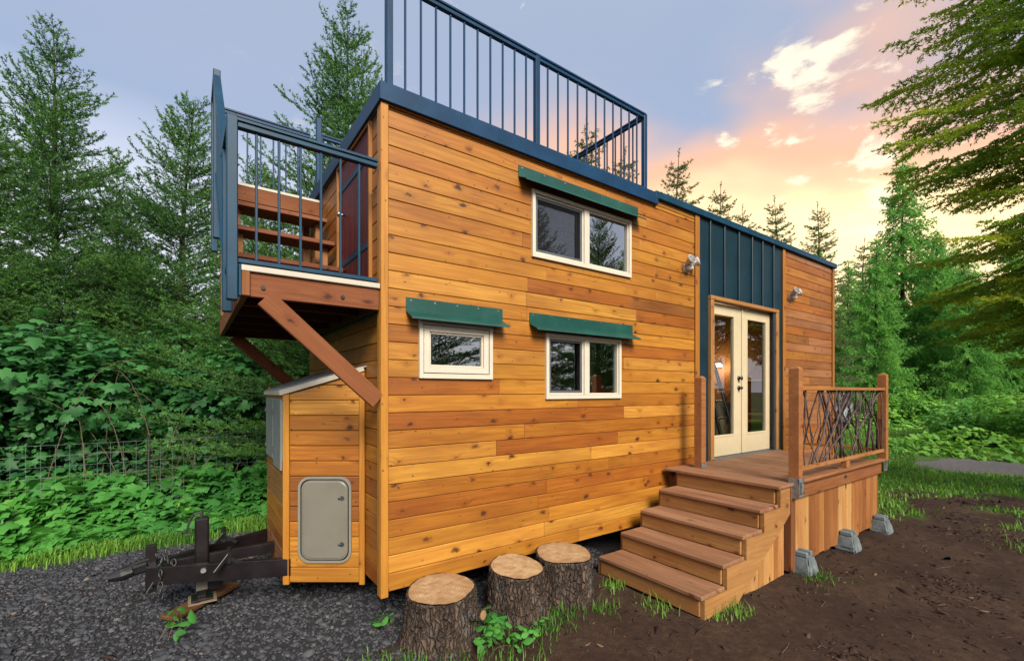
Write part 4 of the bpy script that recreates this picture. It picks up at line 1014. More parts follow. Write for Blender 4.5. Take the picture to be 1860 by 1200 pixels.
def unit(v): return v / (np.linalg.norm(v) + 1e-9)
def conifer(seed, h, rmax, zlow, whorl=.34, nb=6, step=.085, nl=.032, nw=.007, dens=150, top_up=55, low_el=-8, droop=.10, side_droop=.05, sub=True, bare=.35, one_side=None, twig_len=.42, zmax=None, power=.8, low_short=1.0, gap=1.0, sub_step=None):
    rs = np.random.RandomState(seed); wood_ = MB(); S, E, TI = [], [], []
    lean = rs.normal(0, .012, 2)
    tp = [Vector((lean[0] * z * z / h * 2 + rs.normal(0, .01), lean[1] * z * z / h * 2 + rs.normal(0, .01), z)) for z in np.linspace(0, h, 12)]
    trad = [max(.006, (.012 * h + .03) * (1 - .97 * (z / h) ** .8)) for z in np.linspace(0, h, 12)]
    trunk_ = MB().tube(tp, trad, 9)
    def tpos(z):
        f = z / h * 11; i = min(10, int(f)); q = tp[i].lerp(tp[i + 1], f - i); return np.array(q)
    S.append(tpos(h * .97)); E.append(tpos(h)); TI.append(.6)
    z = zlow
    while z < h - .12:
        t_ = (z - zlow) / (h - zlow); m_ = nb if t_ < .97 else 4; a0 = rs.uniform(0, 6.28)
        for b in range(m_ + (1 if rs.rand() < .5 else 0)):
            az = a0 + 2 * math.pi * b / m_ + rs.normal(0, .2)
            if one_side is not None:
                dev = (az - one_side + math.pi) % (2 * math.pi) - math.pi
                if abs(dev) > 1.9: continue
            zb = z + rs.uniform(-.12, .12)
            if zb > h - .05 or (zmax and zb > zmax): continue
            L = rmax * (1 - t_) ** power * rs.uniform(.62, 1.2) * (low_short + (1 - low_short) * min(1, t_ / .3)) + .24
            el = math.radians(low_el + (top_up - low_el) * t_ ** 1.6 + rs.normal(0, 5))
            p = tpos(zb); dh = np.array([math.cos(az), math.sin(az), 0]); pts = [p]; nseg = 6
            for j in range(nseg):
                e_ = el - droop * math.sin(math.pi * j / nseg) * 2.2 + (.30 * (j / nseg) ** 2) ; wig = rs.normal(0, .05)
                dd = dh * math.cos(e_) + np.array([-dh[1], dh[0], 0]) * wig + np.array([0, 0, math.sin(e_)])
                pts.append(pts[-1] + unit(dd) * L / nseg)
            r0 = .0022 + .0042 * L; wood_.tube(pts, [r0 * (1 - .85 * j / nseg) for j in range(nseg + 1)], 4, False)
            P_ = np.array(pts); tb = rs.uniform(.1, .8)
            s = bare * L * (.6 if t_ > .7 else 1); side = 1
            S.append(P_[-2]); E.append(P_[-1]); TI.append(tb + .2)
            if t_ > .55:
                for j in range(2, nseg): S.append(P_[j]); E.append(P_[j + 1]); TI.append(tb)
            while s < L * .985:
                f = s / L * nseg; i = min(nseg - 1, int(f)); p = P_[i] + (P_[i + 1] - P_[i]) * (f - i); ax = unit(P_[i + 1] - P_[i])
                lat = unit(np.cross(ax, [0, 0, 1])) * side; rem = L - s
                l = min(twig_len, .50 * rem + .07) * rs.uniform(.65, 1.15)
                td = unit(ax * .75 + lat * .85 + np.array([0, 0, rs.normal(-side_droop, .16)]))
                e = p + td * l + np.array([0, 0, -side_droop * l]); ti = np.clip(tb + rs.normal(0, .15) + .25 * (s / L), 0, 1)
                S.append(p); E.append(e); TI.append(ti)
                if sub and l > .15:
                    q = .25 * l; sd = 1
                    while q < l * .95:
                        pp_ = p + (e - p) * q / l; la = unit(np.cross(td, [0, 0, 1])) * sd; l2 = min(.16, (l - q) * .55 + .035)
                        S.append(pp_); E.append(pp_ + unit(td * .7 + la * .8 + np.array([0, 0, rs.normal(-side_droop, .2)])) * l2); TI.append(min(1, ti + .1)); q += (sub_step or step * .85); sd = -sd
                s += step * rs.uniform(.7, 1.2); side = -side
        z += whorl * rs.uniform(.75, 1.2) * (1.0 if t_ < .6 else 1 + (gap - 1) * (t_ - .6) / .3)
    return trunk_, wood_, needle_mesh(S, E, seed + 5, nl, nw, dens, tint_seg=TI)

PROTO = {}
def conifer_proto(key, mat, **kw):
    a, b, c = conifer(**kw); me_a = a.mesh('trunk', True); me_b = b.mesh('branches', False)
    me_a.materials.append(M['trunk']); me_b.materials.append(M['trunk']); c.materials.append(M[mat]); PROTO[key] = (me_a, me_b, c)
def plant_conifer(key, name, x, y, lab, group, scale=1.0, rz=0.0, z=None, mat=None):
    z = hz(x, y) - .03 if z is None else z
    e = empty(name, (x, y, z), lab, 'tree', group); e.scale = (scale,) * 3; e.rotation_euler = (0, 0, rz)
    for nm, me in zip(('trunk', 'branches', 'crown'), PROTO[key]):
        o = bpy.data.objects.new(nm, me); COL.objects.link(o); o.parent = e
    return e

conifer_proto('young', 'fir', seed=21, h=8.6, rmax=2.9, zlow=.5, gap=1.9, whorl=.28, nb=8, step=.12, dens=120, nl=.044, nw=.0150, bare=.05, low_el=10, top_up=62, side_droop=-.14, droop=.05, sub_step=.10, twig_len=.5)
conifer_proto('young_b', 'fir', seed=33, h=7.4, rmax=2.6, zlow=.5, gap=1.9, whorl=.27, nb=8, step=.12, dens=120, nl=.044, nw=.0150, bare=.05, low_el=10, top_up=62, side_droop=-.12, droop=.05, sub_step=.10, twig_len=.5)
conifer_proto('cedar', 'cedarleaf', seed=41, h=11.5, rmax=2.7, zlow=.4, whorl=.36, nb=7, step=.13, nl=.10, nw=.038, dens=50, top_up=30, low_el=8, droop=.30, side_droop=.6, sub=True, bare=.14, twig_len=.66, power=.95)
conifer_proto('spruce', 'sprucefar', seed=52, h=10.0, rmax=1.9, zlow=1.0, whorl=.36, nb=6, step=.14, nl=.085, nw=.027, dens=64, top_up=50, low_el=-5, droop=.12, sub=True, bare=.06, gap=1.6)
GR = at(2045, 0, 7.2)
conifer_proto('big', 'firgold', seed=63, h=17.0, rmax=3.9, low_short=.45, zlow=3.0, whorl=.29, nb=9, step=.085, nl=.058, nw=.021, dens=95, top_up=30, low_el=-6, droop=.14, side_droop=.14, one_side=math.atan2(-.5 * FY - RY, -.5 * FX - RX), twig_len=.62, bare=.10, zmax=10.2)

LEFT = 'young firs behind the wire fence'
for key, px, dep, sc, rz, lab in (('young', 100, 8.2, .97, .4, 'tallest young fir on the far left with two bare leaders against the sky'),
                                   ('young_b', 318, 8.8, 1.02, 1.9, 'bright green young fir just left of the landing'),
                                   ('young', 628, 7.9, .985, 2.6, 'young fir rising behind the landing stair and roof corner'),
                                   ('young_b', -60, 7.6, .98, 3.3, 'young fir cut by the left edge of the picture'),
                                   ('young_b', 490, 8.6, .82, 4.4, 'short young fir seen through the landing railing'),
                                   ('young', 215, 10.6, .80, 5.2, 'darker young fir between the two left ones, farther back')):
    p = at(px, 700, dep); plant_conifer(key, 'fir_tree', p.x, p.y, lab, LEFT, sc, rz)
BACK = 'conifers beyond the roof'
for key, px, py, dep, rz, lab in (('spruce', 1215, 272, 13.0, .3, 'thin topped conifer rising behind the end of the roof railing'), ('spruce', 1303, 330, 15, 1.3, 'small bare tip of a conifer over the middle of the lower roof'), ('spruce', 1355, 375, 17, 2.1, 'rounded conifer top over the standing seam panel'),
                                  ('spruce', 1422, 362, 18, 3.0, 'slender spruce above the right end of the roof'), ('spruce', 1492, 380, 19, 4.2, 'full spruce top beside the far roof corner'), ('spruce', 1068, 225, 11.5, 5.0, 'bare conifer top seen through the roof railing balusters'), ('spruce', 1120, 262, 12.5, .8, 'lower conifer top seen through the right end of the roof railing')):
    p = at(px, 700, dep); top = at(px, py, dep).z; plant_conifer(key, 'spruce_tree', p.x, p.y, lab, BACK, top / 10.0, rz)
RIGHT = 'cedars and conifers at the clearing edge'
for key, name, px, py, dep, rz, lab in (('cedar', 'cedar_tree', 1640, 275, 24, .2, 'tall narrow cedar with a drooping spire, tallest beyond the clearing'), ('cedar', 'cedar_tree', 1590, 430, 21, 1.4, 'broad cedar just right of the house end'),
                                        ('cedar', 'cedar_tree', 1700, 415, 22, 2.6, 'cedar right of the tall spire with drooping boughs'), ('cedar', 'cedar_tree', 1760, 440, 20, 3.9, 'cedar behind the lowest boughs of the big fir'), ('cedar', 'cedar_tree', 1840, 400, 21, 5.1, 'cedar at the right edge of the picture behind the big fir'),
                                        ('cedar', 'cedar_tree', 1540, 470, 24, .9, 'cedar partly hidden behind the far house corner'), ('spruce', 'spruce_tree', 1560, 430, 29, .5, 'far spruce between house end and cedars'), ('cedar', 'cedar_tree', 1930, 380, 20, 2.0, 'cedar beyond the right edge of the picture')):
    p = at(px, 700, dep); top = at(px, py, dep).z - hz(p.x, p.y); plant_conifer(key, name, p.x, p.y, lab, RIGHT, top / (11.5 if key == 'cedar' else 10), rz)
rb = random.Random(3)
for k in range(11):
    p = at(-280 + k * 88 + rb.uniform(-30, 30), 700, rb.uniform(10, 12.5)); plant_conifer(rb.choice(('young', 'young_b')), 'fir_tree', p.x, p.y, 'fir in the shaded row behind the front firs on the left', 'firs of the second row, left', rb.uniform(.56, .76), rb.uniform(0, 6))
for k in range(11):
    p = at(1500 + k * 62 + rb.uniform(-20, 20), 700, rb.uniform(27, 31)); plant_conifer('cedar', 'cedar_tree', p.x, p.y, 'cedar in the back row of the wood beyond the clearing', 'cedars of the back row, right', rb.uniform(.75, 1.0), rb.uniform(0, 6))
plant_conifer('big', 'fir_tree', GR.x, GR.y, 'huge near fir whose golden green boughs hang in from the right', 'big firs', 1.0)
# trees at the camera's back: the panes mirror them
for k, (key, x, y, sc, rz) in enumerate((('young', 7.2, -14.5, 1.15, .5), ('young_b', 9.8, -10.6, 1.22, 1.5), ('young', 13.4, -10.6, 1.12, 2.5), ('young', 20.0, -14.5, 1.2, 4.5))):
    plant_conifer(key, 'fir_tree', x, y, 'fir standing out of frame opposite the long wall, mirrored in the panes', 'firs mirrored in the panes', sc, rz)

# broad leaves: a lobed outline folded along the midrib
def leaf_template(kind):
    if kind == 'palm': o = [(0, 0), (.28, -.12), (.50, .12), (.30, .30), (.52, .58), (.22, .60), (0, 1.0), (-.22, .60), (-.52, .58), (-.30, .30), (-.50, .12), (-.28, -.12)]
    else: o = [(0, 0), (.22, .18), (.30, .45), (.16, .78), (0, 1.0), (-.16, .78), (-.30, .45), (-.22, .18)]
    V = [(x, y, -abs(x) * .28 - .16 * y * y) for x, y in o]; c = (0, .42 if kind == 'palm' else .45, .0); n = len(o)
    return np.array(V + [c]), np.array([(i, (i + 1) % n, n) for i in range(n)])
LT = {'palm': leaf_template('palm'), 'oval': leaf_template('oval')}
def leaf_mesh(P, N, size, kind, seed, tint):
    """leaves at points P whose upper faces look along N"""
    rs = np.random.RandomState(seed); V0, F0 = LT[kind]; n = len(P)
    N = N / (np.linalg.norm(N, axis=1)[:, None] + 1e-9); a = rs.normal(size=(n, 3)); Y = a - N * np.sum(a * N, 1)[:, None]; Y /= np.linalg.norm(Y, axis=1)[:, None] + 1e-9; X = np.cross(Y, N)
    s = np.asarray(size)[:, None, None]; L = V0[None] * s
    V = P[:, None, :] + L[..., 0:1] * X[:, None] + (L[..., 1:2] - .4 * s) * Y[:, None] + L[..., 2:3] * N[:, None]
    Fc = F0[None] + (np.arange(n) * len(V0))[:, None, None]
    return npmesh('leaves', V.reshape(-1, 3), Fc.reshape(-1, 3), tint=np.repeat(tint, len(V0)))
def shrub(name, lab, group, blobs, n, size, kind, mat, seed, base, stems=14, cat='shrub'):
    """arching stems from the base carrying leaves through an uneven crown of lobes"""
    rs = np.random.RandomState(seed); e = empty(name, base, lab, cat, group); B = np.array(blobs)
    vol = (B[:, 3] * B[:, 4]) ** 1.1; ch_ = rs.choice(len(B), n, p=vol / vol.sum())
    dv = rs.normal(size=(n, 3)); dv /= np.linalg.norm(dv, axis=1)[:, None]; r = rs.uniform(.45, 1, n) ** .6
    nz = .75 + .5 * vnoise(dv[:, 0] * 2.3 + ch_ * 7, dv[:, 1] * 2.3 + dv[:, 2] * 3, seed)
    P = B[ch_, :3] + dv * (r * nz)[:, None] * B[ch_][:, [3, 3, 4]]
    ok = P[:, 2] > hz(base[0], base[1]) + .02; P, dv, r = P[ok], dv[ok], r[ok]
    N = dv * .55 + np.array([0, 0, .75]) + rs.normal(0, .28, (len(P), 3))
    clump = vnoise(P[:, 0] * 3.1 + P[:, 2] * 2, P[:, 1] * 3.1 + P[:, 2] * 2.3, seed + 9)
    ti = np.clip(clump * .8 + rs.rand(len(P)) * .3 - .05, 0, 1)
    sz = size * np.clip(np.exp(rs.normal(-.15, .35, len(P))), .35, 1.25)
    me = leaf_mesh(P - np.array(base), N, sz, kind, seed, ti)
    put('leaves', me, M[mat], e, base)
    st = MB()
    for k in range(stems):
        b = B[rs.randint(len(B))]; tgt = b[:3] + rs.normal(0, .5, 3) * b[[3, 3, 4]]; sp = B[:, 3].mean() * .45; p0 = np.array([base[0] + rs.normal(0, sp), base[1] + rs.normal(0, sp * .7), base[2]])
        mid = (p0 + tgt) / 2 + np.array([rs.normal(0, sp * .5), rs.normal(0, sp * .5), sp * .6]); pts = [(1 - f) ** 2 * p0 + 2 * f * (1 - f) * mid + f * f * tgt for f in np.linspace(0, 1, 6)]
        st.tube(pts, [(.012 if sp > .15 else .0025) * (1 - .7 * j / 5) for j in range(6)], 4, False)
    st.build('stems', M['drytwig'], e)
    return e
def blobs_along(x0, x1, y, zc, r, rz_, n, seed, jit=.35):
    rs = np.random.RandomState(seed)
    return [(x0 + (x1 - x0) * (i + .5) / n + rs.normal(0, jit), y + rs.normal(0, jit), zc + rs.normal(0, jit * .8), r * rs.uniform(.7, 1.2), rz_ * rs.uniform(.7, 1.2)) for i in range(n)]
# shrubs behind the fence, left of and behind the house
THK = 'leafy shrubs behind the wire fence'
for k, (x0, x1, y, top, n, lab) in enumerate(((-5.6, -3.9, 6.3, 2.9, 5200, 'dark leafy shrub at the left edge behind the fence'), (-4.2, -2.6, 6.1, 3.0, 5600, 'rounded leafy shrub behind the fence below the left firs'), (-2.9, -1.4, 5.9, 3.3, 6200, 'tallest pale tipped shrub in the middle of the thicket'),
                                                (-1.6, -.1, 5.9, 2.9, 5600, 'leafy shrub right beside the tongue box'), (-.2, 1.4, 5.8, 3.0, 4200, 'leafy shrub seen under the landing behind the house'))):
    bl = blobs_along(x0, x1, y, top * .62, .75, .75, 9, 70 + k) + blobs_along(x0, x1, y - .3, .75, .7, .55, 6, 90 + k, .2) + blobs_along(x0, x1, y + .2, 1.5, .85, .6, 5, 95 + k, .2)
    shrub('leafy_shrub', lab, THK, bl, int(n * (1.0, 1.1, 1.45, 1.0, 1.0)[k]), (.14, .16, .105, .15, .13)[k], ('palm', 'palm', 'oval', 'palm', 'palm')[k], 'bush', 300 + k, ((x0 + x1) / 2, y, hz((x0 + x1) / 2, y)), 22)
# bare sticks arching out of the thicket
rs = np.random.RandomState(5); sb = MB()
for k in range(26):
    x = rs.uniform(-3.2, .6); y = rs.uniform(4.75, 5.25); h_ = rs.uniform(.8, 2.4); lx = rs.normal(0, .7)
    p0 = np.array([x, y, .05]); p1 = np.array([x + lx * .4, y - .1, h_]); p2 = np.array([x + lx * 1.3, y - rs.uniform(0, .5), h_ * rs.uniform(.6, 1.15)])
    sb.tube([(1 - f) ** 2 * p0 + 2 * f * (1 - f) * p1 + f * f * p2 for f in np.linspace(0, 1, 7)], [.006, .0055, .005, .0045, .004, .003, .002], 4, False)
tag(sb.build('dry_sticks', M['drytwig'], None), 'tangle of bare dry sticks arching in the thicket', kind='stuff')

# undergrowth of bramble leaves on both sides of the fence
def cover(name, lab, region, n, hfun, size, kind, mat, seed, up=.9):
    rs = np.random.RandomState(seed); x = rs.uniform(region[0], region[1], n); y = rs.uniform(region[2], region[3], n)
    hmax = hfun(x, y); ok = hmax > .03; x, y, hmax = x[ok], y[ok], hmax[ok]; n = len(x)
    z = height(x, y) + hmax * rs.uniform(.25, 1, n) ** .7
    N = np.stack([rs.normal(0, .48, n), rs.normal(-.2, .48, n), np.full(n, up)], 1)
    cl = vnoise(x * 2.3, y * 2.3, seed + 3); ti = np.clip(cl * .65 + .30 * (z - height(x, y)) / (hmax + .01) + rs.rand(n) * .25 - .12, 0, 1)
    me = leaf_mesh(np.stack([x, y, z], 1), N, size * np.clip(np.exp(rs.normal(-.15, .4, n)), .35, 1.6), kind, seed, ti)
    return tag(put(name, me, M[mat]), lab, kind='stuff')
def hleft(x, y): return np.clip((.26 + .42 * sstep(3.7, 4.8, y)) * (.05 + 2.1 * sstep(.2, .75, fbm(x * 2.0, y * 2.2, 40))) * sstep(3.45, 4.0, y + (fbm(x * 2, y * 2, 44) - .47) * .8), 0, .68)
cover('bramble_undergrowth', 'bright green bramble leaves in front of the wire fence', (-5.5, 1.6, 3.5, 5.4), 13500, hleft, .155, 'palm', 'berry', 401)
def hright(x, y):
    r, dpt = camspace(x, y); return np.clip(.8 * sstep(17.5, 20, dpt) * sstep(0, 2, x - 9) * (.4 + 1.2 * fbm(x * .7, y * .7, 47)), 0, 1.3)
def hmound(x, y):
    r, dpt = camspace(x, y); return np.clip(.75 * np.exp(-((r - 13.8) / 2.3) ** 2 - ((dpt - 13.2) / 1.7) ** 2) * (.5 + fbm(x, y, 49)) - .10, 0, 1.5)
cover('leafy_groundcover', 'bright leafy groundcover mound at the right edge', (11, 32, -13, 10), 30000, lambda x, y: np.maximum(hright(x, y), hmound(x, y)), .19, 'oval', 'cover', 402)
for k, (px, dep, top, lab) in enumerate(((1560, 21, 2.0, 'bright shrub seen through the twig railing'), (1660, 20.0, 1.8, 'round green shrub at the foot of the tall cedar'), (1800, 14.6, 1.3, 'tall leafy shrub above the groundcover mound'), (1885, 13.4, 1.7, 'shrub cut by the right edge of the picture'))):
    p = at(px, 700, dep); b = (p.x, p.y, hz(p.x, p.y))
    bl = [(p.x + rnd.gauss(0, .7), p.y + rnd.gauss(0, .7), b[2] + top * rnd.uniform(.25, .75), .7, .55) for _ in range(9)]
    shrub('green_shrub', lab, 'shrubs round the clearing', bl, 2600, .17, 'oval', 'cedarleaf' if k % 2 == 0 else 'cover', 500 + k, b, 10)

# weeds round the stumps and on the gravel
def weed(x, y, h_, n, seed, lab, grp, size=.075):
    bl = [(x + rnd.gauss(0, .06), y + rnd.gauss(0, .05), hz(x, y) + h_ * rnd.uniform(.4, .9), .10, .07) for _ in range(6)]
    shrub('weed', lab, grp, bl, n, size, 'oval', 'berry', seed, (x, y, hz(x, y)), 6, 'plant')
weed(.66, -.56, .20, 70, 601, 'leafy weed between the nearest and middle stumps', 'weeds'); weed(.52, -.70, .10, 40, 602, 'low leafy weed at the foot of the nearest stump', 'weeds')
weed(-1.30, .82, .20, 14, 603, 'weed growing up under the trailer coupler', 'weeds', .10); weed(.02, .02, .10, 12, 604, 'small weed sprouting in the gravel by the house corner', 'weeds')
weed(.82, -.72, .12, 36, 605, 'leafy weed in front of the middle stump', 'weeds')

# grass blades
def blades(name, lab, pts, hgt, seed, wid=.006, mat='grassb'):
    rs = np.random.RandomState(seed); n = len(pts); az = rs.uniform(0, 6.28, n); ln = np.asarray(hgt) * rs.uniform(.5, 1.3, n)
    bend = rs.uniform(.1, .8, n) * ln; sx = np.stack([np.cos(az), np.sin(az), np.zeros(n)], 1); bd_ = np.stack([-np.sin(az), np.cos(az), np.zeros(n)], 1)
    up = np.array([0, 0, 1.0]); wv = (wid * rs.uniform(.7, 1.4, n))[:, None]
    mid = pts + up * (ln * .6)[:, None] + bd_ * (bend * .3)[:, None]; tip = pts + up * (ln * .92)[:, None] + bd_ * bend[:, None]
    V = np.stack([pts - sx * wv, pts + sx * wv, mid + sx * wv * .7, mid - sx * wv * .7, tip], 1)
    F_ = np.concatenate([np.array([[0, 1, 2], [0, 2, 3], [3, 2, 4]]) + 5 * i for i in range(0)] or [np.zeros((0, 3), int)])
    F_ = (np.array([[0, 1, 2], [0, 2, 3], [3, 2, 4]])[None] + (np.arange(n) * 5)[:, None, None]).reshape(-1, 3)
    ti = np.repeat(np.clip(vnoise(pts[:, 0] * 1.5, pts[:, 1] * 1.5, seed) * .7 + rs.rand(n) * .4 - .05, 0, 1), 5)
    return tag(put(name, npmesh('blades', V.reshape(-1, 3), F_, tint=ti), M[mat]), lab, kind='stuff')
def scatter(region, n, dens, seed):
    rs = np.random.RandomState(seed); x = rs.uniform(region[0], region[1], n); y = rs.uniform(region[2], region[3], n); ok = rs.rand(n) < dens(x, y)
    x, y = x[ok], y[ok]; return np.stack([x, y, height(x, y)], 1)
g1 = scatter((-5.5, 1.0, 3.0, 4.6), 34000, lambda x, y: zones(x, y)[1] * (.3 + vnoise(x * 3, y * 3, 8)), 701)
blades('grass_strip', 'strip of grass along the edge of the gravel under the brambles', g1, np.full(len(g1), .11), 702)
def onpath(x, y):
    r, w_ = camspace(x, y); w_ = np.maximum(w_, .1); f = (821 * r / w_ + 930 - 1662) / 420; return (f > 0) & (np.abs(710 + 1.8 * .965 * 821 / w_ - 836 - 22 * np.clip(f, 0, 2) ** .8) < 12)
def dgr(x, y):
    r, dpt = camspace(x, y); return zones(x, y)[1] * sstep(.25, .60, fbm(x * 1.2, y * 1.2, 9) + .25) * np.clip(9 / dpt, .2, 1) * (dpt < 21) * (1 - onpath(x, y))
g2 = scatter((6.0, 28, -11, 8), 200000, dgr, 703)
blades('grass_clearing', 'patchy green grass of the clearing beyond the porch', g2, .05 + .05 * vnoise(g2[:, 0], g2[:, 1], 4), 704, .011)
tuft = [(.10, -.72, .30, 500), (-.16, -.50, .22, 450), (.55, -.86, .25, 350), (1.05, -.66, .16, 420), (1.30, -.60, .14, 200), (1.62, -.72, .10, 160), (2.00, -.45, .10, 200), (2.25, -1.30, .10, 160), (2.45, -1.36, .14, 240), (2.0, -.95, .12, 160), (3.75, -1.5, .14, 200), (6.6, -2.6, .22, 260), (6.9, -3.0, .16, 200), (6.1, -3.9, .12, 90), (7.6, -2.4, .25, 260), (-.05, -.95, .20, 260)]
rs = np.random.RandomState(6)
g3 = np.concatenate([np.stack([x + rs.normal(0, s * .5, n), y + rs.normal(0, s * .4, n), np.zeros(n)], 1) for x, y, s, n in [(a_, b_, c_ * 1.5, int(d_ * .55)) for a_, b_, c_, d_ in tuft]]); g3[:, 2] = height(g3[:, 0], g3[:, 1])
blades('grass_tufts', 'small grass tufts round the stumps, steps and bare soil', g3, .03 + .09 * rs.rand(len(g3)) ** 2, 705, .0036)

# gravel: single stones, and litter on the bare soil
def pebbles(name, lab, pts, size, seed, mat, flat=.6, kind='stuff', aspect=None):
    rs = np.random.RandomState(seed); n = len(pts)
    k = 5; a = np.arange(k) * 2 * np.pi / k
    T0 = np.concatenate([np.stack([np.cos(a), np.sin(a), np.full(k, -.5)], 1), np.stack([np.cos(a + .6) * .8, np.sin(a + .6) * .8, np.full(k, .45)], 1), [[0, 0, .75]]])
    F0 = [(i, (i + 1) % k, k + i) for i in range(k)] + [((i + 1) % k, k + (i + 1) % k, k + i) for i in range(k)] + [(k + i, k + (i + 1) % k, 2 * k) for i in range(k)]
    s = np.asarray(size) * np.exp(rs.normal(0, .46, n)); V = T0[None] * rs.uniform(.65, 1.3, (n, len(T0), 1))
    asp = np.stack([np.ones(n) * (aspect or 1) * rs.uniform(.8, 1.5, n), rs.uniform(.6, 1.0, n), np.full(n, flat)], 1)
    V = V * asp[:, None] * s[:, None, None]
    az = rs.uniform(0, 6.28, n); tl = rs.normal(0, .3, n); c, s_ = np.cos(az)[:, None], np.sin(az)[:, None]
    z2 = V[..., 2] + V[..., 0] * tl[:, None]; x2 = V[..., 0] * c - V[..., 1] * s_; y2 = V[..., 0] * s_ + V[..., 1] * c
    V = np.stack([x2, y2, z2], 2) + pts[:, None]
    Fc = np.array(F0)[None] + (np.arange(n) * len(T0))[:, None, None]
    return tag(put(name, npmesh(name, V.reshape(-1, 3), Fc.reshape(-1, 3), tint=np.repeat(np.clip(rs.beta(2, 2.6, n), 0, 1), len(T0))), M[mat]), lab, kind=kind)
def dg(x, y):
    r, dpt = camspace(x, y); return zones(x, y)[0] * (np.abs(r) < dpt * 1.2) * (dpt > 2.6) * np.clip(4.6 / dpt, .3, 1)
s1 = scatter((-5.5, 2.6, -1.4, 3.4), 64000, dg, 801); s1[:, 2] += .004
pebbles('gravel', 'grey crushed gravel under the trailer tongue', s1, .0105 * (1 + .5 * sstep(.5, .75, fbm(s1[:, 0] * 1.7, s1[:, 1] * 1.7, 31)) + 1.0 * (np.random.RandomState(4).rand(len(s1)) < .015)), 802, 'stone')
def dl(x, y):
    r, dpt = camspace(x, y); return (1 - .95 * zones(x, y)[0]) * (1 - .8 * zones(x, y)[1]) * (np.abs(r) < dpt * 1.2) * (dpt > 2.7) * (y < -.05) * (.12 + .88 * sstep(.42, .62, fbm(x * 1.3, y * 1.3, 15)))
s2 = np.concatenate([scatter((-.3, 12, -5.8, .2), 40000, dl, 803), scatter((-4.5, -.3, -1.4, 3.2), 12000, lambda x, y: .05 * (y < 3.1) + 0 * x, 813)]); s2[:, 2] += .002
pebbles('forest_litter', 'bark chips and clods strewn over the bare soil', s2, .011, 804, 'litter', .35, aspect=1.9)
rs = np.random.RandomState(9); tw = MB()
for p in scatter((-.3, 10, -5.5, -.3), 620, lambda x, y: (1 - zones(x, y)[0]) * .5, 805):
    a = rs.uniform(0, 6.28); l = rs.uniform(.05, .22); q = np.array([math.cos(a), math.sin(a), 0]) * l
    tw.tube([p + [0, 0, .006], p + q * .5 + [rs.normal(0, .01), rs.normal(0, .01), .014], p + q + [0, 0, .006]], [.003, .0025, .0015], 4, False)
M['soiltwig'] = paint('soil_twig', (.10, .07, .05), .9, 0, .5, 8)
tag(tw.build('fallen_twigs', M['soiltwig'], None), 'thin fallen twigs on the bare soil', kind='stuff')
# gravel path beyond the clearing
rs = np.random.RandomState(10); V = []; 
for i in range(40):
    f = i / 39; px = 1662 + 420 * f; cy_ = 836 + 22 * f ** .8; half = 13 * min(1, f * 9 + .05) + rs.normal(0, .8)
    for s in (-1, -.33, .33, 1):
        dep = 1.8 * 821 / (cy_ + s * half - 710) * .965; p = at(px, 710, dep); V.append((p.x, p.y, hz(p.x, p.y) + .012 - (.02 if abs(s) == 1 else 0)))
Fp = [(i * 4 + j, i * 4 + j + 1, i * 4 + 5 + j, i * 4 + 4 + j) for i in range(39) for j in range(3)]
M['pathgravel'] = paint('path_gravel', (.17, .155, .15), .95, 0, .5, 25, dirt=(.07, .06, .055), dirt_amt=.8, bump=1.0)
tag(put('gravel_path', npmesh('path', np.array(V), np.array(Fp)), M['pathgravel']), kind='structure')

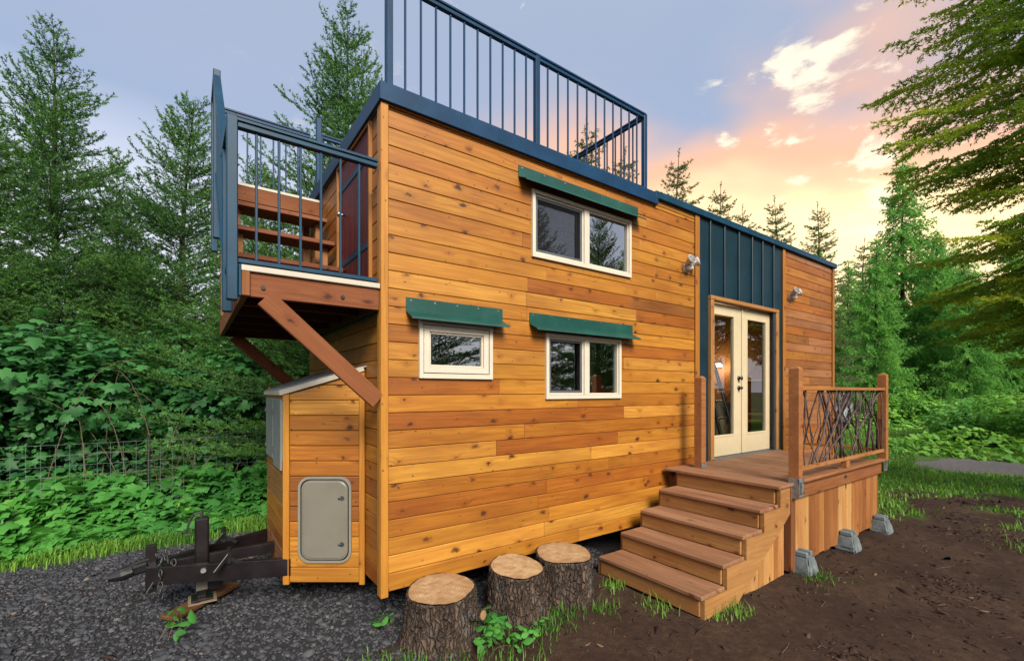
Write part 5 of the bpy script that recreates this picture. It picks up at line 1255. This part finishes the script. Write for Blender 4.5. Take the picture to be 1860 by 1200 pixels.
# ------------------------------------------------------------------ wire fence
fence = empty('wire_fence', (-2.2, 4.6, 0), 'low wire mesh fence with dark posts among the brambles', 'fence')
FY_, FX0, FX1 = 4.6, -6.0, 1.5
for k in range(8):
    z = .18 + k * .135; bar('wire', (FX0, FY_, z), (FX1, FY_, z), .003, .003, M['wire'], fence, None, .001)
n = int((FX1 - FX0) / .13)
for k in range(n):
    x = FX0 + k * .13 + .06; bar('wire', (x, FY_ - .004, .12), (x, FY_ - .004, 1.13), .0028, .0028, M['wire'], fence, None, .001)
for x in (-5.6, -3.6, -1.65, .3): bar('post', (x, FY_ + .03, -.1), (x, FY_ + .03, 1.18), .035, .05, M['black'], fence)

# ------------------------------------------------------------------ parked car beyond the house
cp_ = at(1500, 700, 19.5); cz = hz(cp_.x, cp_.y) - .0
car = empty('parked_car', (cp_.x, cp_.y, cz), 'pale blue parked car glimpsed through the twig railing', 'car'); car.rotation_euler = (0, 0, .25)
def cpart(mb, name, mat, par=car, smooth=False):
    o = bpy.data.objects.new(name, mb.mesh(name, smooth)); o.data.materials.append(M[mat]); COL.objects.link(o); o.parent = par; return o
prof = [(-2.1, .35), (-2.15, .75), (-1.95, .92), (-1.1, 1.0), (-.55, 1.40), (.75, 1.45), (1.5, 1.05), (2.1, .95), (2.15, .40), (1.75, .28), (-1.7, .28)]
body = MB().prism(prof, -.85, .85, 'Y'); bo = cpart(body, 'body', 'carpaint')
bm = bmesh.new(); bm.from_mesh(bo.data); bmesh.ops.bevel(bm, geom=bm.edges[:], offset=.07, segments=3, affect='EDGES'); bm.to_mesh(bo.data); bm.free()
for y in (-.858, .858):
    cpart(MB().prism([(-.95, 1.02), (-.50, 1.34), (.10, 1.36), (.10, 1.02)], y - .006, y + .006, 'Y'), 'side_window', 'black'); cpart(MB().prism([(.16, 1.02), (.16, 1.36), (.70, 1.37), (1.25, 1.06)], y - .006, y + .006, 'Y'), 'side_window', 'black')
for x in (-1.35, 1.35):
    for y in (-.80, .80):
        wh = cpart(MB().tube([(x, y - .1, .31), (x, y + .1, .31)], .31, 20), 'wheel', 'rubber'); cpart(MB().tube([(x, y - .105, .31), (x, y + .105, .31)], .19, 14), 'rim', 'galv', wh)
for y in (-.6, .6): cpart(MB().box(-2.17, -2.12, y - .15, y + .15, .66, .78), 'headlight', 'plastic')
